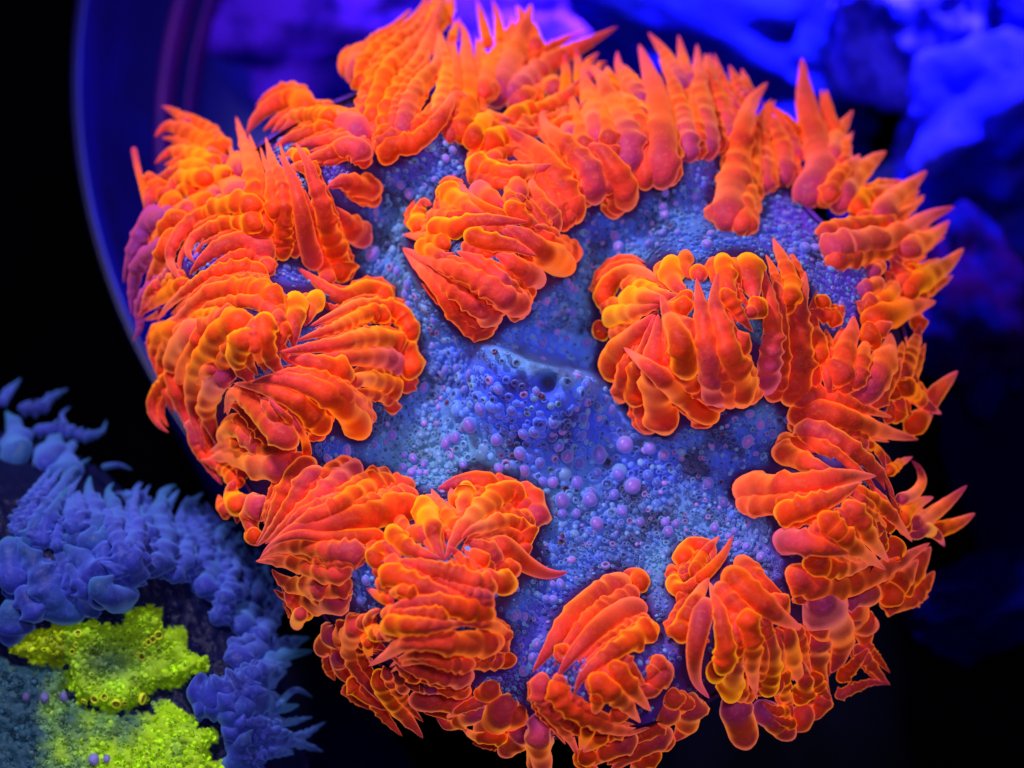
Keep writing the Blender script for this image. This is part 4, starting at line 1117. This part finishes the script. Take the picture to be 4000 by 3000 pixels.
# round blue dish that the orange anemone stands in; its left wall curves down the picture
zt = -1.3
Lp = P(300, 150, zt); q = P(545, 1380, zt)
dx, dy = q[0]-Lp[0], q[1]-Lp[1]
Rd = (dx*dx+dy*dy)/(2*dx)
dcx, dcy = Lp[0]+Rd, Lp[1]
M_DISH = plain('blue_dish_plastic', (0.003, 0.004, 0.62), (0.003, 0.002, 0.16), 0.7, 0.45, 0.0, 0.0, 0.3)
M_RIM = plain('dish_rim_plastic', (0.001, 0.001, 0.05), (0.002, 0.001, 0.09), 1.3, 0.35, 0.0, 0.0, 0.4)
M_LINE = plain('dish_ridge_plastic', (0.07, 0.003, 0.22), (0.02, 0.002, 0.20), 2.0, 0.4, 0.0, 0.0, 0.3)
dish = empty('round_dish', (dcx, dcy, -3.02), 'round dark blue dish with thin rim, curving past the left of the orange anemone', 'dish')
V, F = ring_mesh(dcx, dcy, [(Rd, -3.0), (Rd, zt), (Rd-0.012, zt+0.012), (Rd-0.03, zt+0.012), (Rd-0.04, zt), (Rd-0.05, -1.7), (Rd-0.12, -2.0), (Rd-0.45, -2.3), (Rd-0.9, -2.6), (Rd-1.7, -2.9), (Rd-1.75, -3.05)], a0=math.radians(105), a1=math.radians(232), origin=(dcx, dcy, -3.02))
link('dish_wall', build_mesh('dish_wall', V, F), M_DISH, dish)
V, F = ring_mesh(dcx, dcy, [(Rd+0.012, zt+0.0), (Rd+0.012, zt+0.03), (Rd-0.012, zt+0.03), (Rd-0.012, zt-0.02)], a0=math.radians(105), a1=math.radians(232), origin=(dcx, dcy, -3.02))
link('dish_rim', build_mesh('dish_rim', V, F), M_RIM, dish)
for rr_, zz_, ww in ((Rd-0.30, -2.0, .03), (Rd-0.42, -2.1, 0.012)):
    V, F = ring_mesh(dcx, dcy, [(rr_-ww, zz_-.8), (rr_-ww, zz_), (rr_, zz_+0.02), (rr_+ww, zz_), (rr_+ww, zz_-.8)], a0=math.radians(105), a1=math.radians(232), origin=(dcx, dcy, -3.02))
    link('dish_ridge', build_mesh('dish_ridge', V, F), M_LINE, dish)
# flat plug under the blue anemone
pz = -2.6
pa, pb, pc = P(1230, 2540, pz), P(1440, 2740, pz), P(1625, 3005, pz)
def circ(a, b, c):
    ax, ay = a[:2]; bx, by = b[:2]; cx_, cy_ = c[:2]
    d = 2*(ax*(by-cy_)+bx*(cy_-ay)+cx_*(ay-by))
    ux = ((ax*ax+ay*ay)*(by-cy_)+(bx*bx+by*by)*(cy_-ay)+(cx_*cx_+cy_*cy_)*(ay-by))/d
    uy = ((ax*ax+ay*ay)*(cx_-bx)+(bx*bx+by*by)*(ax-cx_)+(cx_*cx_+cy_*cy_)*(bx-ax))/d
    return ux, uy, math.hypot(ax-ux, ay-uy)
ux, uy, ur = circ(pa, pb, pc)
V, F = ring_mesh(ux, uy, [(ur, -2.98), (ur, pz-0.02), (ur-0.02, pz), (0.01, pz)], 160, origin=(ux, uy, pz))
o = link('round_plate', build_mesh('round_plate', V, F), plain('plate_plastic', (0.001, 0.002, 0.11), (0.001, 0.0015, 0.04), 1.1, 0.5, 0.0), None)
o.location = (ux, uy, pz); tag(o, 'flat round dark blue plate below the blue anemone at the bottom edge', 'plate')
# tank bottom
V = [(-14, -14, -3.06), (14, -14, -3.06), (14, 16, -3.06), (-14, 16, -3.06)]
o = link('tank_floor', build_mesh('tank_floor', V, [(0, 1, 2, 3)]), plain('black_tank_floor', (0.0005, 0.0005, 0.001), (0.001, 0.001, 0.003), 1, 0.8, 0.0, 0, 0.0))
o['kind'] = 'structure'

def rock(name, px, py, z, rx, ry, rz, seed, c1, c2, label, rot=0.0, amp=0.3, sc=3.0):
    bpy_me = bpy.data.meshes.new(name)
    import bmesh
    bm = bmesh.new(); bmesh.ops.create_icosphere(bm, subdivisions=5, radius=1)
    for v in bm.verts:
        d = v.co.copy()
        f = 1+amp*noise.fractal(d*1.3+Vector((seed*7.3, seed, 0)), 1.0, 2.1, 3)+0.25*amp*noise.cell(d*2.5+Vector((seed, 0, 0)))
        x, y, z_ = d.x*rx*f, d.y*ry*f, d.z*rz*f
        v.co = Vector((x*math.cos(rot)-y*math.sin(rot), x*math.sin(rot)+y*math.cos(rot), z_))
    bm.to_mesh(bpy_me); bm.free()
    for p in bpy_me.polygons: p.use_smooth = True
    m = plain(name+'_skin', c1, tuple(v*0.35 for v in c2), sc*1.3, 0.9, 0.05, 0.0, 0.0)  # blue of the tank light is put into the rock colours, over coralline violet
    o = link('rock', bpy_me, m); o.location = P(px, py, z)
    tag(o, label, 'rock', 'live rocks behind the orange anemone')
    return o
rock('violet_rock', 1420, 60, -2.6, 1.25, .55, .5, 3, (0.07, 0.010, 0.80), (0.02, 0.006, 0.75), 'violet blue rock behind the topmost orange tentacles', 0.15)
rock('violet_rock_low', 1080, 170, -2.9, .35, .5, .4, 8, (0.03, 0.01, 0.5), (0.004, 0.002, 0.12), 'small dim violet rock left of the topmost orange tentacles', 0.3)
rock('dark_rock', 2600, 150, -2.8, 1.2, .6, .45, 5, (0.001, 0.001, 0.16), (0.004, 0.006, 0.42), 'dark blue rock behind the row of thin orange spikes at the top', -0.3)
rock('pale_rock', 3560, 70, -2.3, .42, .55, .45, 11, (0.03, 0.02, 0.8), (0.003, 0.003, 0.6), 'pale blue lumpy rock at the top, left of the corner gap', 0.2)
rock('pale_rock_right', 3900, 480, -2.3, .62, .42, .5, 13, (0.003, 0.003, 0.6), (0.02, 0.016, 0.8), 'bright blue rock touching the right edge below the top corner', 0.5)
rock('corner_rock', 3990, 60, -2.5, .22, .3, .3, 17, (0.004, 0.004, 0.6), (0.008, 0.006, 0.7), 'bright blue rock in the top right corner', 0.2)
rock('mid_rock', 3700, 830, -2.95, .60, .30, .3, 19, (0.01, 0.01, 0.85), (0.06, 0.06, 1.0), 'bright blue rock behind the right hand spiky tentacles', -0.1)
rock('dark_right_rock', 3800, 1180, -2.2, .32, .55, .4, 23, (0.001, 0.001, 0.10), (0.018, 0.001, 0.10), 'dark purple rock right of the pointed tentacles at the right', 0.1)
rock('low_right_rock', 3850, 2350, -2.7, .4, .25, .2, 29, (0.001, 0.001, 0.05), (0.002, 0.003, 0.22), 'dim blue rock in the shadow at the right edge, low down', 0.4)  # its shadow is put into the near-black rock colour
rock('side_rock', 3950, 1700, -2.8, .35, .8, .3, 31, (0.001, 0.001, 0.03), (0.001, 0.002, 0.09), 'very dark blue rock along the right edge', 0.1)
